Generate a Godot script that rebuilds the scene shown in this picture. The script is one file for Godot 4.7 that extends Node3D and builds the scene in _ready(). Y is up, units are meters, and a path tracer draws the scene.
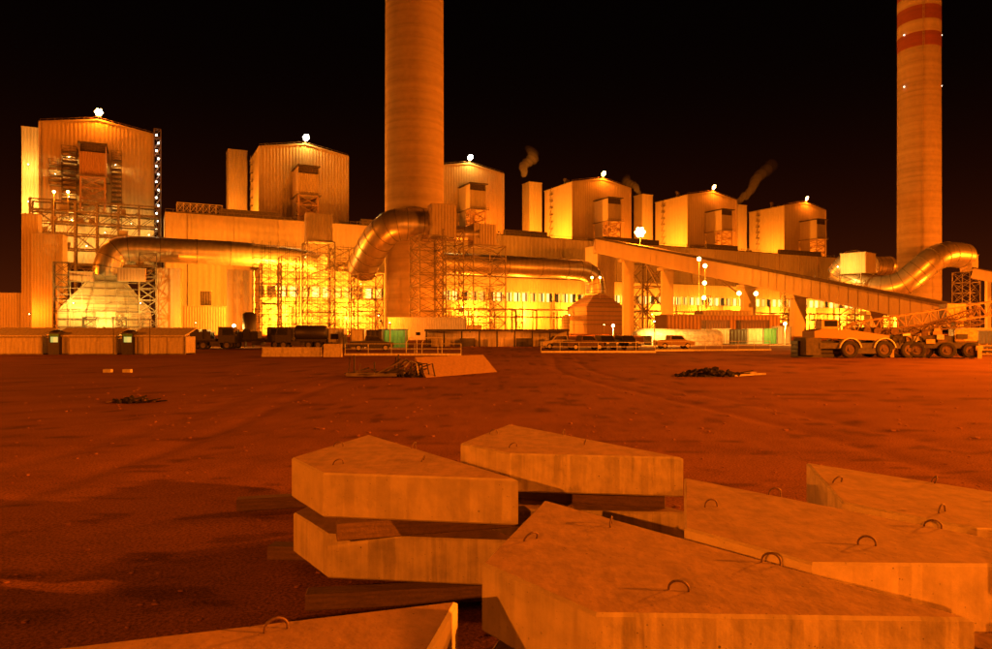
extends Node3D
# A power station at night seen across a soil yard, precast concrete wedges in the foreground.
# Units are metres. The plant row is turned by ROW about y; u runs along the row, v comes out of its front.
const ROW := 0.4661
const U := Vector3(0.8933, 0, -0.4495)
const V := Vector3(0.4495, 0, 0.8933)
const ORIGIN := Vector3(-227.4, 0, -400.0)
const PITCH := 116.3
var taken := {}
var M := {}
var rng := RandomNumberGenerator.new()

class MB:
	var st := SurfaceTool.new()
	func _init():
		st.begin(Mesh.PRIMITIVE_TRIANGLES)
		st.set_smooth_group(-1)
	func smooth(on: bool):
		st.set_smooth_group(0 if on else -1)
	func tri(a: Vector3, b: Vector3, c: Vector3):
		st.add_vertex(a); st.add_vertex(b); st.add_vertex(c)
	func quad(a: Vector3, b: Vector3, c: Vector3, d: Vector3):
		tri(a, b, c); tri(a, c, d)
	func box(c: Vector3, s: Vector3, t := Transform3D.IDENTITY):
		var h := s * 0.5
		var p := []
		for i in 8:
			p.append(t * (c + Vector3(h.x if i & 1 else -h.x, h.y if i & 2 else -h.y, h.z if i & 4 else -h.z)))
		quad(p[4], p[6], p[7], p[5]); quad(p[1], p[3], p[2], p[0])
		quad(p[0], p[2], p[6], p[4]); quad(p[5], p[7], p[3], p[1])
		quad(p[2], p[3], p[7], p[6]); quad(p[0], p[4], p[5], p[1])
	func bar(a: Vector3, b: Vector3, w: float, h := 0.0):
		if h == 0.0: h = w
		var d := b - a
		var l := d.length()
		if l < 0.0001: return
		d /= l
		var up := Vector3.UP if absf(d.y) < 0.95 else Vector3.RIGHT
		var s := d.cross(up).normalized()
		var n := s.cross(d)
		box(Vector3(0, 0, l * 0.5), Vector3(w, h, l), Transform3D(Basis(s, n, d), a))
	func tube(path: Array, radius, n := 16, caps := true):
		smooth(true)
		var rings := []
		var s := Vector3.ZERO
		for i in path.size():
			var d: Vector3 = (path[mini(i + 1, path.size() - 1)] - path[maxi(i - 1, 0)]).normalized()
			if i == 0:
				s = d.cross(Vector3.UP if absf(d.y) < 0.9 else Vector3.RIGHT).normalized()
			else:
				s = (s - d * s.dot(d)).normalized()
			var t := d.cross(s)
			var r: float = radius[i] if radius is Array else radius
			var ring := []
			for k in n:
				var a := TAU * k / n
				ring.append(path[i] + (s * cos(a) + t * sin(a)) * r)
			rings.append(ring)
		for i in rings.size() - 1:
			for k in n:
				var k2 := (k + 1) % n
				quad(rings[i][k], rings[i + 1][k], rings[i + 1][k2], rings[i][k2])
		smooth(false)
		if caps:
			for k in range(1, n - 1):
				tri(rings[0][0], rings[0][k], rings[0][k + 1])
				var e: Array = rings[-1]
				tri(e[0], e[k + 1], e[k])
	# a solid over a plan outline (x, z), its upper and lower rims chamfered
	func slab(poly: Array, y0: float, y1: float, c: float, only := ""):
		var mid := Vector2.ZERO
		for p in poly: mid += p
		mid /= poly.size()
		var inner := []
		var n := poly.size()
		for i in n:
			var e1: Vector2 = (poly[i] - poly[(i + n - 1) % n]).normalized()
			var e2: Vector2 = (poly[(i + 1) % n] - poly[i]).normalized()
			var bis := (e2 - e1).normalized()
			if bis.dot(mid - poly[i]) < 0.0: bis = -bis
			var sn := absf(e1.cross(bis))
			inner.append(poly[i] + bis * (c / maxf(sn, 0.3)))
		var lev := [[inner, y0], [poly, y0 + c], [poly, y1 - c], [inner, y1]]
		for j in 3:
			if only == "top": break
			for i in n:
				var k := (i + 1) % n
				var a: Vector2 = lev[j][0][i]; var b: Vector2 = lev[j][0][k]
				var d: Vector2 = lev[j + 1][0][i]; var e: Vector2 = lev[j + 1][0][k]
				quad(Vector3(a.x, lev[j][1], a.y), Vector3(d.x, lev[j + 1][1], d.y), Vector3(e.x, lev[j + 1][1], e.y), Vector3(b.x, lev[j][1], b.y))
		for i in range(1, n - 1):
			if only != "sides": tri(Vector3(inner[0].x, y1, inner[0].y), Vector3(inner[i].x, y1, inner[i].y), Vector3(inner[i + 1].x, y1, inner[i + 1].y))
			if only != "top": tri(Vector3(inner[0].x, y0, inner[0].y), Vector3(inner[i + 1].x, y0, inner[i + 1].y), Vector3(inner[i].x, y0, inner[i].y))
	# profiled cladding: a sheet from a to b, from y0 to y1 (top may slope to y2), ribbed outward along n
	func ribbed(a: Vector3, b: Vector3, y0: float, y1: float, y2: float, n: Vector3, step: float, depth: float):
		var l := (b - a).length()
		var k := maxi(2, int(l / step))
		var prev := []
		for i in k * 4 + 1:
			var f := float(i) / (k * 4)
			var out := depth if (i % 4) in [1, 2] else 0.0
			var p := a.lerp(b, f) + n * out
			var cur := [Vector3(p.x, y0, p.z), Vector3(p.x, lerpf(y1, y2, f), p.z)]
			if i > 0: quad(prev[0], prev[1], cur[1], cur[0])
			prev = cur
	func mesh() -> ArrayMesh:
		st.generate_normals()
		return st.commit()

func numbered(called: String) -> String:
	var k: int = taken.get(called, 0)
	taken[called] = k + 1
	return called if k == 0 else "%s_%03d" % [called, k]

# the outline of a cast edge: never quite straight, knocked off here and there
func worn(poly: Array, seed_: int) -> Array:
	var r := RandomNumberGenerator.new()
	r.seed = seed_
	var out := []
	for i in poly.size():
		var a: Vector2 = poly[i]
		var b: Vector2 = poly[(i + 1) % poly.size()]
		var n := maxi(4, int((b - a).length() / 0.07))
		var side := (b - a).orthogonal().normalized()
		out.append(a)
		for k in range(1, n):
			out.append(a.lerp(b, (k + r.randf_range(-0.25, 0.25)) / n) + side * r.randf_range(-0.0025, 0.0025))
	return out

func thing(called: String, label: String, category: String, at := Vector3.ZERO, turn := 0.0, group := "") -> Node3D:
	var o := Node3D.new()
	o.name = numbered(called)
	add_child(o)
	o.position = at
	o.rotation.y = turn
	tag(o, label, category, group)
	return o

func tag(o: Node, label: String, category: String, group := "") -> Node:
	o.set_meta("label", label)
	o.set_meta("category", category)
	if group: o.set_meta("group", group)
	return o

func obj(called: String, mb, m: Material, parent: Node = self) -> MeshInstance3D:
	var o := MeshInstance3D.new()
	o.mesh = mb.mesh() if mb is MB else mb
	o.material_override = m
	if parent == self: o.name = numbered(called)
	else: o.name = called
	parent.add_child(o, true)
	return o

func struct(called: String, mb, m: Material) -> MeshInstance3D:
	var o := obj(called, mb, m)
	o.set_meta("kind", "structure")
	return o

func copy(src: Node3D, called: String, label: String, at: Vector3, turn: float) -> Node3D:
	var c: Node3D = src.duplicate()
	c.name = numbered(called)
	add_child(c)
	c.position = at
	c.rotation.y = turn
	if label: c.set_meta("label", label)
	return c

func W(u: float, v: float, y := 0.0) -> Vector3:
	return ORIGIN + U * u + V * v + Vector3(0, y, 0)

# a bearing (photo column) and a distance along the view give a spot on the ground
func S(px: float, d: float, y := 0.0) -> Vector3:
	return Vector3((px - 496.0) / 700.0 * d, y, -d)

func ordinal(k: int) -> String:
	return ["first", "second", "third", "fourth", "fifth", "sixth", "seventh", "eighth", "ninth", "tenth", "eleventh", "twelfth", "thirteenth", "fourteenth", "fifteenth", "sixteenth"][k]

func lin(r: float, g: float, b: float) -> Color:
	return Color(r, g, b).linear_to_srgb()

# ---------------------------------------------------------------- textures and materials
func grain_texture(seed_: int, freq: float, lo: float, hi: float, sx := 1.0, sy := 1.0, size := 512, speck := 0.0) -> ImageTexture:
	var n := FastNoiseLite.new()
	n.seed = seed_; n.frequency = freq; n.fractal_octaves = 5; n.fractal_gain = 0.55
	# a squeezed picture drawn out again gives grain that runs one way
	var img := n.get_seamless_image(maxi(16, int(size * sx)), maxi(16, int(size * sy)))
	img.resize(size, size, Image.INTERPOLATE_CUBIC)
	if sx != 1.0 or sy != 1.0:
		n.seed = seed_ + 9
		var f := n.get_seamless_image(size, size)
		img.convert(Image.FORMAT_RGB8); f.convert(Image.FORMAT_RGB8)
		for y in size:
			for x in size:
				var a := img.get_pixel(x, y).r * 0.65 + f.get_pixel(x, y).r * 0.35
				img.set_pixel(x, y, Color(a, a, a))
	var r := RandomNumberGenerator.new()
	r.seed = seed_
	img.convert(Image.FORMAT_RGB8)
	for y in size:
		for x in size:
			var a := clampf((img.get_pixel(x, y).r - 0.5) * 1.5 + 0.5, 0.0, 1.0)
			a = lerpf(lo, hi, a) + r.randf_range(-speck, speck)
			img.set_pixel(x, y, Color(a, a, a))
	img.generate_mipmaps()
	return ImageTexture.create_from_image(img)

# cast concrete: mottled grey with air holes, hairline seams and runs down the face
func concrete_texture(seed_: int, runs: float, size := 1024) -> ImageTexture:
	var n := FastNoiseLite.new()
	n.seed = seed_; n.frequency = 0.006; n.fractal_octaves = 6; n.fractal_gain = 0.6
	var img := n.get_seamless_image(size, size)
	var run := n.get_seamless_image(size, 64)
	run.resize(size, size, Image.INTERPOLATE_CUBIC)
	n.seed = seed_ + 1; n.frequency = 0.03
	var run2 := n.get_seamless_image(size, 80)
	run2.resize(size, size, Image.INTERPOLATE_CUBIC)
	img.convert(Image.FORMAT_RGB8); run.convert(Image.FORMAT_RGB8); run2.convert(Image.FORMAT_RGB8)
	var r := RandomNumberGenerator.new()
	r.seed = seed_
	for y in size:
		for x in size:
			var a := 0.93 + (img.get_pixel(x, y).r - 0.5) * 0.22 + (run2.get_pixel(x, y).r - 0.5) * runs
			a -= runs * 0.9 * smoothstep(0.60, 0.80, run.get_pixel(x, y).r)
			a = clampf(a + r.randf_range(-0.03, 0.03), 0.3, 1.0)
			img.set_pixel(x, y, Color(a, a, a))
	for k in 360:
		var cx := r.randi_range(4, size - 6)
		var cy := r.randi_range(4, size - 6)
		var q := r.randi_range(1, 2) if k % 12 else r.randi_range(2, 4)
		var dark := r.randf_range(0.58, 0.85)
		for dy in range(-q, q + 1):
			for dx in range(-q, q + 1):
				if dx * dx + dy * dy <= q * q and cx + dx > 0 and cy + dy > 0 and cx + dx < size and cy + dy < size:
					var c := img.get_pixel(cx + dx, cy + dy) * dark
					img.set_pixel(cx + dx, cy + dy, Color(c.r, c.g, c.b))
	img.generate_mipmaps()
	return ImageTexture.create_from_image(img)

func bump_texture(seed_: int, freq: float, depth: float, size := 512) -> ImageTexture:
	var n := FastNoiseLite.new()
	n.seed = seed_; n.frequency = freq; n.fractal_octaves = 6; n.fractal_gain = 0.62
	var img := n.get_seamless_image(size, size)
	img.convert(Image.FORMAT_RGBA8)
	img.bump_map_to_normal_map(depth)
	img.generate_mipmaps()
	return ImageTexture.create_from_image(img)

func mat(key: String, c: Color, rough := 0.85, tex: Texture2D = null, scale := 0.5, metallic := 0.0, bump: Texture2D = null, bump_amount := 1.0, world := false) -> StandardMaterial3D:
	var m := StandardMaterial3D.new()
	m.resource_name = key
	m.albedo_color = c
	m.roughness = rough
	m.metallic = metallic
	if tex or bump:
		m.uv1_triplanar = true
		m.uv1_world_triplanar = world
		m.uv1_scale = Vector3.ONE * scale
	if tex: m.albedo_texture = tex
	if bump:
		m.normal_enabled = true
		m.normal_texture = bump
		m.normal_scale = bump_amount
	M[key] = m
	return m

func glow(key: String, c: Color, energy: float) -> StandardMaterial3D:
	var m := StandardMaterial3D.new()
	m.resource_name = key
	m.albedo_color = Color(0.8, 0.8, 0.8)
	m.emission_enabled = true
	m.emission = c
	m.emission_energy_multiplier = energy
	M[key] = m
	return m

func materials():
	var fine := grain_texture(3, 0.012, 0.72, 1.0, 1, 1, 512, 0.05)
	var streak := grain_texture(11, 0.02, 0.80, 1.0, 1.0, 0.12, 512, 0.02)
	var panel := grain_texture(13, 0.03, 0.91, 1.0, 1.0, 0.05)
	var ringed := grain_texture(17, 0.03, 0.84, 1.0, 0.05, 1.0)
	var broom := grain_texture(23, 0.04, 0.76, 1.0, 0.12, 1.0, 512, 0.04)
	var trowel := grain_texture(29, 0.016, 0.80, 1.0, 0.45, 1.0, 512, 0.05)
	var rough_bump := bump_texture(5, 0.03, 3.0)
	var soil_tex := grain_texture(31, 0.11, 0.66, 1.0, 1, 1, 1024, 0.15)
	var soil_bump := bump_texture(37, 0.16, 5.0, 1024)
	mat("soil", lin(0.345, 0.165, 0.08), 1.0, soil_tex, 0.19, 0.0, soil_bump, 0.14, true).vertex_color_use_as_albedo = true
	M.soil.metallic_specular = 0.08
	mat("stone", lin(0.30, 0.13, 0.07), 0.95, fine, 0.8)
	var cast := concrete_texture(51, 0.13)
	var cast_top := concrete_texture(57, 0.05)
	mat("precast", lin(0.54, 0.48, 0.40), 0.92, cast, 0.55, 0.0, rough_bump, 0.2, true)
	mat("precast_pale", lin(0.58, 0.51, 0.42), 0.92, cast_top, 0.45, 0.0, rough_bump, 0.15, true)
	mat("dusty_top", lin(0.36, 0.245, 0.17), 0.95, cast_top, 0.6, 0.0, rough_bump, 0.25, true)
	mat("timber", lin(0.15, 0.095, 0.055), 0.9, broom, 1.2, 0.0, rough_bump, 0.7)
	mat("rebar", lin(0.16, 0.10, 0.07), 0.6, fine, 6.0, 0.3)
	mat("cladding", lin(0.44, 0.385, 0.30), 0.7, panel, 0.022)
	mat("cladding_dark", lin(0.20, 0.17, 0.14), 0.75, panel, 0.03)
	mat("cladding_brown", lin(0.36, 0.24, 0.16), 0.75, panel, 0.03)
	mat("cladding_grey", lin(0.36, 0.32, 0.27), 0.7, panel, 0.03)
	mat("chimney_concrete", lin(0.43, 0.365, 0.295), 0.9, ringed, 0.02)
	mat("band_red", lin(0.29, 0.09, 0.055), 0.8, ringed, 0.02)
	mat("band_white", lin(0.50, 0.43, 0.34), 0.8, ringed, 0.02)
	mat("pier", lin(0.48, 0.45, 0.38), 0.9, panel, 0.03)
	mat("duct", lin(0.62, 0.58, 0.52), 0.36, streak, 0.05, 0.75)
	mat("duct_seam", lin(0.36, 0.33, 0.29), 0.5, fine, 0.1, 0.6)
	mat("steel", lin(0.24, 0.21, 0.18), 0.6, fine, 0.15, 0.3)
	mat("steel_dark", lin(0.07, 0.06, 0.055), 0.65, fine, 0.3, 0.2)
	mat("galvanised", lin(0.52, 0.50, 0.47), 0.5, fine, 0.8, 0.3)
	mat("roof_dark", lin(0.09, 0.075, 0.065), 0.9, fine, 0.1)
	mat("cabin_paint", lin(0.52, 0.47, 0.38), 0.7, streak, 0.35)
	mat("cabin_roof", lin(0.60, 0.55, 0.46), 0.7, fine, 0.5)
	mat("white_paint", lin(0.72, 0.69, 0.62), 0.6, streak, 0.3)
	mat("green_paint", lin(0.07, 0.30, 0.10), 0.55, streak, 0.3)
	mat("dark_paint", lin(0.035, 0.032, 0.03), 0.5, fine, 0.5)
	mat("orange_paint", lin(0.38, 0.26, 0.12), 0.65, fine, 2.5)
	mat("yellow_paint", lin(0.50, 0.38, 0.14), 0.5, fine, 0.5)
	mat("rubber", lin(0.022, 0.02, 0.02), 0.85, fine, 1.0)
	mat("canvas", lin(0.68, 0.64, 0.56), 0.9, fine, 0.2)
	mat("char", lin(0.018, 0.014, 0.012), 0.95, fine, 1.0)
	mat("rust", lin(0.13, 0.085, 0.055), 0.9, fine, 0.7)
	var g := mat("glass", lin(0.02, 0.02, 0.02), 0.08)
	g.metallic_specular = 0.6
	glow("sodium_lens", lin(1.0, 0.55, 0.14), 40.0)
	glow("mercury_lens", lin(1.0, 0.92, 0.70), 30.0)
	glow("beacon_lens", lin(1.0, 0.75, 0.5), 6.0)
	glow("lit_window", lin(1.0, 0.66, 0.16), 2.4)
	glow("dim_window", lin(1.0, 0.5, 0.08), 1.1)
	glow("green_window", lin(0.45, 0.9, 0.2), 0.5)
	glow("lit_door", lin(1.0, 0.6, 0.2), 1.2)

# ---------------------------------------------------------------- lamps
var SODIUM := Color(1.0, 0.172, 0.004)
var GOLD := Color(1.0, 0.225, 0.008)
var MERCURY := Color(1.0, 0.47, 0.06)
# a floodlight: housing and lens turned to face `aim`, its light just in front of the lens, on a post of `post` metres
func flood(at: Vector3, aim: Vector3, energy: float, size: float, label: String, group: String, white := 0, post := 3.0, heads := 1) -> Node3D:
	var t := thing("flood_light", label, "floodlight", at, 0, group)
	var d := aim - at
	d = d.normalized()
	var side := d.cross(Vector3.UP).normalized() if absf(d.y) < 0.98 else Vector3.RIGHT
	var up := side.cross(d)
	var b := Basis(side, up, -d)
	if post > 0.0:
		var p := MB.new()
		p.tube([Vector3(0, -post, 0) - d * size * 0.5, -d * size * 0.5], maxf(0.07, size * 0.07), 8)
		obj("post", p, M.galvanised, t)
	for k in heads:
		var off := Vector3.ZERO
		if heads == 7 and k > 0: off = (side * cos(k * TAU / 6) + up * sin(k * TAU / 6)) * size * 1.0
		elif heads < 7: off = side * (k - (heads - 1) * 0.5) * size * 1.1
		var h := MB.new()
		var tr := Transform3D(b, off)
		h.tube([tr * Vector3(0, 0, size * 0.75), tr * Vector3(0, 0, size * 0.4), tr * Vector3(0, 0, size * 0.05), tr * Vector3(0, 0, -size * 0.06)], [size * 0.2, size * 0.34, size * 0.52, size * 0.52], 16, false)
		var hd := obj("lamp_head", h, M.steel_dark, t)
		var l := MB.new()
		l.tube([tr * Vector3(0, 0, size * 0.02), tr * Vector3(0, 0, -size * 0.04), tr * Vector3(0, 0, -size * 0.14)], [size * 0.48, size * 0.48, size * 0.25], 16)
		obj("lens", l, M.mercury_lens if white == 1 else M.sodium_lens, hd)
	var o := OmniLight3D.new()
	o.name = "lamp_glow"
	t.add_child(o)
	o.position = d * (size * 0.16 + clampf(size * 0.5, 0.1, 1.5) + 0.05)
	var c: Color = [SODIUM, MERCURY, GOLD][white]
	o.light_color = c.linear_to_srgb()
	o.light_energy = energy
	o.light_size = clampf(size * 0.5, 0.1, 1.5)
	o.omni_range = 900.0
	o.omni_attenuation = 2.0
	o.shadow_enabled = true
	return t
# ---------------------------------------------------------------- ground
var hn := FastNoiseLite.new()
func bump(x: float, d: float, cx: float, cd: float, rx: float, rd: float) -> float:
	var q := pow((x - cx) / rx, 2) + pow((d - cd) / rd, 2)
	return exp(-q * 1.6)

func ground_y(x: float, d: float) -> float:
	var near := clampf(1.0 - (d - 18.0) / 60.0, 0.0, 1.0) if d > 0.0 else 1.0
	var y := (hn.get_noise_2d(x * 8.0, d * 8.0) * 0.016 + hn.get_noise_2d(x * 42.0 + 70.0, d * 42.0) * 0.0035 + hn.get_noise_2d(x * 140.0, d * 140.0 + 31.0) * 0.004) * near
	# flat stand of the stacked blocks
	var stand := clampf(1.3 - maxf(absf(x - 1.3) / 4.2, absf(d - 6.0) / 5.0), 0.0, 1.0)
	y = lerpf(y, y * 0.25 - 0.012, smoothstep(0.0, 0.3, stand))
	# scuffed lumps and wheel ruts left of the blocks
	y += 0.10 * bump(x, d, -2.2, 4.5, 0.22, 0.35) + 0.08 * bump(x, d, -2.75, 4.75, 0.3, 0.2) + 0.07 * bump(x, d, -1.75, 4.9, 0.2, 0.25) - 0.05 * bump(x, d, -2.45, 4.55, 0.12, 0.5)
	if d > 9.0 and d < 62.0:
		for k in [[-9.0, 0.10, 21.0], [-7.1, 0.10, 21.0], [6.0, -0.05, 25.0], [7.9, -0.05, 25.0]]:
			var c: float = k[0] + k[1] * (d - 20.0) + sin(d / k[2] * 3.0) * 1.2
			y -= 0.035 * exp(-pow((x - c) / 0.28, 2))
	return y

func ground():
	hn.seed = 77; hn.frequency = 0.05; hn.fractal_octaves = 3
	var xs := []
	var x := 0.0
	var s := 0.07
	while x < 4500.0:
		xs.append(x)
		if x > 5.0: s *= 1.06
		x += s
	var all_x := []
	for i in range(xs.size() - 1, 0, -1): all_x.append(-xs[i])
	all_x.append_array(xs)
	var ds := []
	var d := 2.0
	s = 0.07
	while d < 6000.0:
		ds.append(d)
		if d > 10.0: s *= 1.045
		d += s
	d = 2.0 - 0.2
	s = 0.2
	var back := []
	while d > -400.0:
		back.append(d)
		if d < -5.0: s *= 1.25
		d -= s
	back.reverse()
	back.append_array(ds)
	var v := PackedVector3Array()
	var idx := PackedInt32Array()
	var tone := PackedColorArray()
	var nx := all_x.size()
	for j in back.size():
		for i in nx:
			v.append(Vector3(all_x[i], ground_y(all_x[i], back[j]), -back[j]))
			# patches of darker and paler earth, stretched along the traffic
			var q := 0.90 + hn.get_noise_2d(all_x[i] * 3.0 + 400.0, back[j] * 7.0) * 0.22 + hn.get_noise_2d(all_x[i] * 30.0, back[j] * 60.0 + 900.0) * 0.16
			q -= 0.35 * smoothstep(0.28, 0.5, hn.get_noise_2d(all_x[i] * 9.0 - 200.0, back[j] * 26.0))
			q = clampf(q, 0.4, 1.0)
			tone.append(Color(q, q, q))
	for j in back.size() - 1:
		for i in nx - 1:
			var a := j * nx + i
			idx.append_array([a, a + nx, a + nx + 1, a, a + nx + 1, a + 1])
	var st := SurfaceTool.new()
	var arr := []
	arr.resize(Mesh.ARRAY_MAX)
	arr[Mesh.ARRAY_VERTEX] = v
	arr[Mesh.ARRAY_INDEX] = idx
	arr[Mesh.ARRAY_COLOR] = tone
	var am := ArrayMesh.new()
	am.add_surface_from_arrays(Mesh.PRIMITIVE_TRIANGLES, arr)
	st.create_from(am, 0)
	st.generate_normals()
	struct("ground", st.commit(), M.soil)

func pebbles():
	var m := MB.new()
	var r := RandomNumberGenerator.new()
	r.seed = 5
	var pts := []
	for i in 12:
		var a := TAU * (i % 4) / 4.0 + (i / 4) * 0.6
		var e := [-0.55, 0.05, 0.6][i / 4] as float
		var q := sqrt(1.0 - e * e) * r.randf_range(0.75, 1.1)
		pts.append(Vector3(cos(a) * q, e * 0.7, sin(a) * q))
	for l in 2:
		for k in 4:
			var a: Vector3 = pts[l * 4 + k]; var b: Vector3 = pts[l * 4 + (k + 1) % 4]
			var c: Vector3 = pts[(l + 1) * 4 + k]; var d: Vector3 = pts[(l + 1) * 4 + (k + 1) % 4]
			m.tri(a, c, b); m.tri(b, c, d)
	m.quad(pts[8], pts[9], pts[10], pts[11])
	var mm := MultiMesh.new()
	mm.transform_format = MultiMesh.TRANSFORM_3D
	mm.mesh = m.mesh()
	var tf := []
	for i in 9000:
		var d := 3.0 + pow(r.randf(), 1.7) * 40.0
		var x := r.randf_range(-0.75, 0.75) * d
		var s := 0.003 + pow(r.randf(), 9.0) * 0.034
		if d > 15.0: s *= 1.6
		var b := Basis(Vector3.UP, r.randf() * TAU).scaled(Vector3(s * r.randf_range(0.7, 1.5), s * r.randf_range(0.5, 1.0), s))
		tf.append(Transform3D(b, Vector3(x, ground_y(x, d) + s * 0.15, -d)))
	mm.instance_count = tf.size()
	for i in tf.size(): mm.set_instance_transform(i, tf[i])
	var o := MultiMeshInstance3D.new()
	o.multimesh = mm
	o.material_override = M.stone
	o.name = "gravel"
	add_child(o)
	tag(o, "scattered small stones lying on the red soil yard", "gravel")
	o.set_meta("kind", "stuff")

# ---------------------------------------------------------------- foreground blocks
func loop_mesh() -> ArrayMesh:
	var m := MB.new()
	var pts := [Vector3(-0.05, -0.03, 0)]
	for i in 11:
		var a := PI * i / 10.0
		pts.append(Vector3(-cos(a) * 0.05, 0.012 + sin(a) * 0.045, 0.012 * sin(a)))
	pts.append(Vector3(0.05, -0.03, 0))
	m.tube(pts, 0.0065, 7)
	return m.mesh()

func wedge_block(poly: Array, top: float, loops: Array, label: String, m: Material):
	# poly: plan corners (x, distance) round the block
	var c := Vector2.ZERO
	for p in poly: c += p
	c /= poly.size()
	var t := thing("precast_wedge_block", label, "concrete block", Vector3(c.x, top - 0.40, -c.y), 0, "precast wedge blocks stacked in pairs")
	var q := []
	for p in poly: q.append(Vector2(p.x - c.x, -(p.y - c.y)))
	q = worn(q, int(absf(c.x * 100.0)) + int(top * 10.0))
	var b := MB.new()
	b.slab(q, 0, 0.40, 0.016, "sides")
	obj("body", b, m, t)
	b = MB.new()
	b.slab(q, 0, 0.40, 0.016, "top")
	obj("top_face", b, M.dusty_top, t)
	for l in loops:
		var o := obj("lifting_loop", lm, M.rebar, t)
		o.position = Vector3(l.x - c.x, 0.40, -(l.y - c.y))
		o.rotation.y = l.z
		o.rotation.x = 0.25 * sin(l.x * 7.0)
var lm: ArrayMesh

func timber(a: Vector2, b: Vector2, y: float, label: String, hgt := 0.14):
	var m := MB.new()
	var d := b - a
	var l := d.length()
	var q := [Vector2(-l / 2, -0.09), Vector2(l / 2, -0.09), Vector2(l / 2, 0.09), Vector2(-l / 2, 0.09)]
	m.slab(q, 0, hgt, 0.008)
	var o := obj("timber_beam", m, M.timber)
	o.position = Vector3((a.x + b.x) / 2, y, -(a.y + b.y) / 2)
	o.rotation.y = atan2(d.y, d.x)
	tag(o, label, "timber", "dunnage timbers under the blocks")

func moved(poly: Array, dx: float, dd: float, turn := 0.0) -> Array:
	var c := Vector2.ZERO
	for p in poly: c += p
	c /= poly.size()
	var r := []
	for p in poly: r.append((p - c).rotated(turn) + c + Vector2(dx, dd))
	return r

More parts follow.
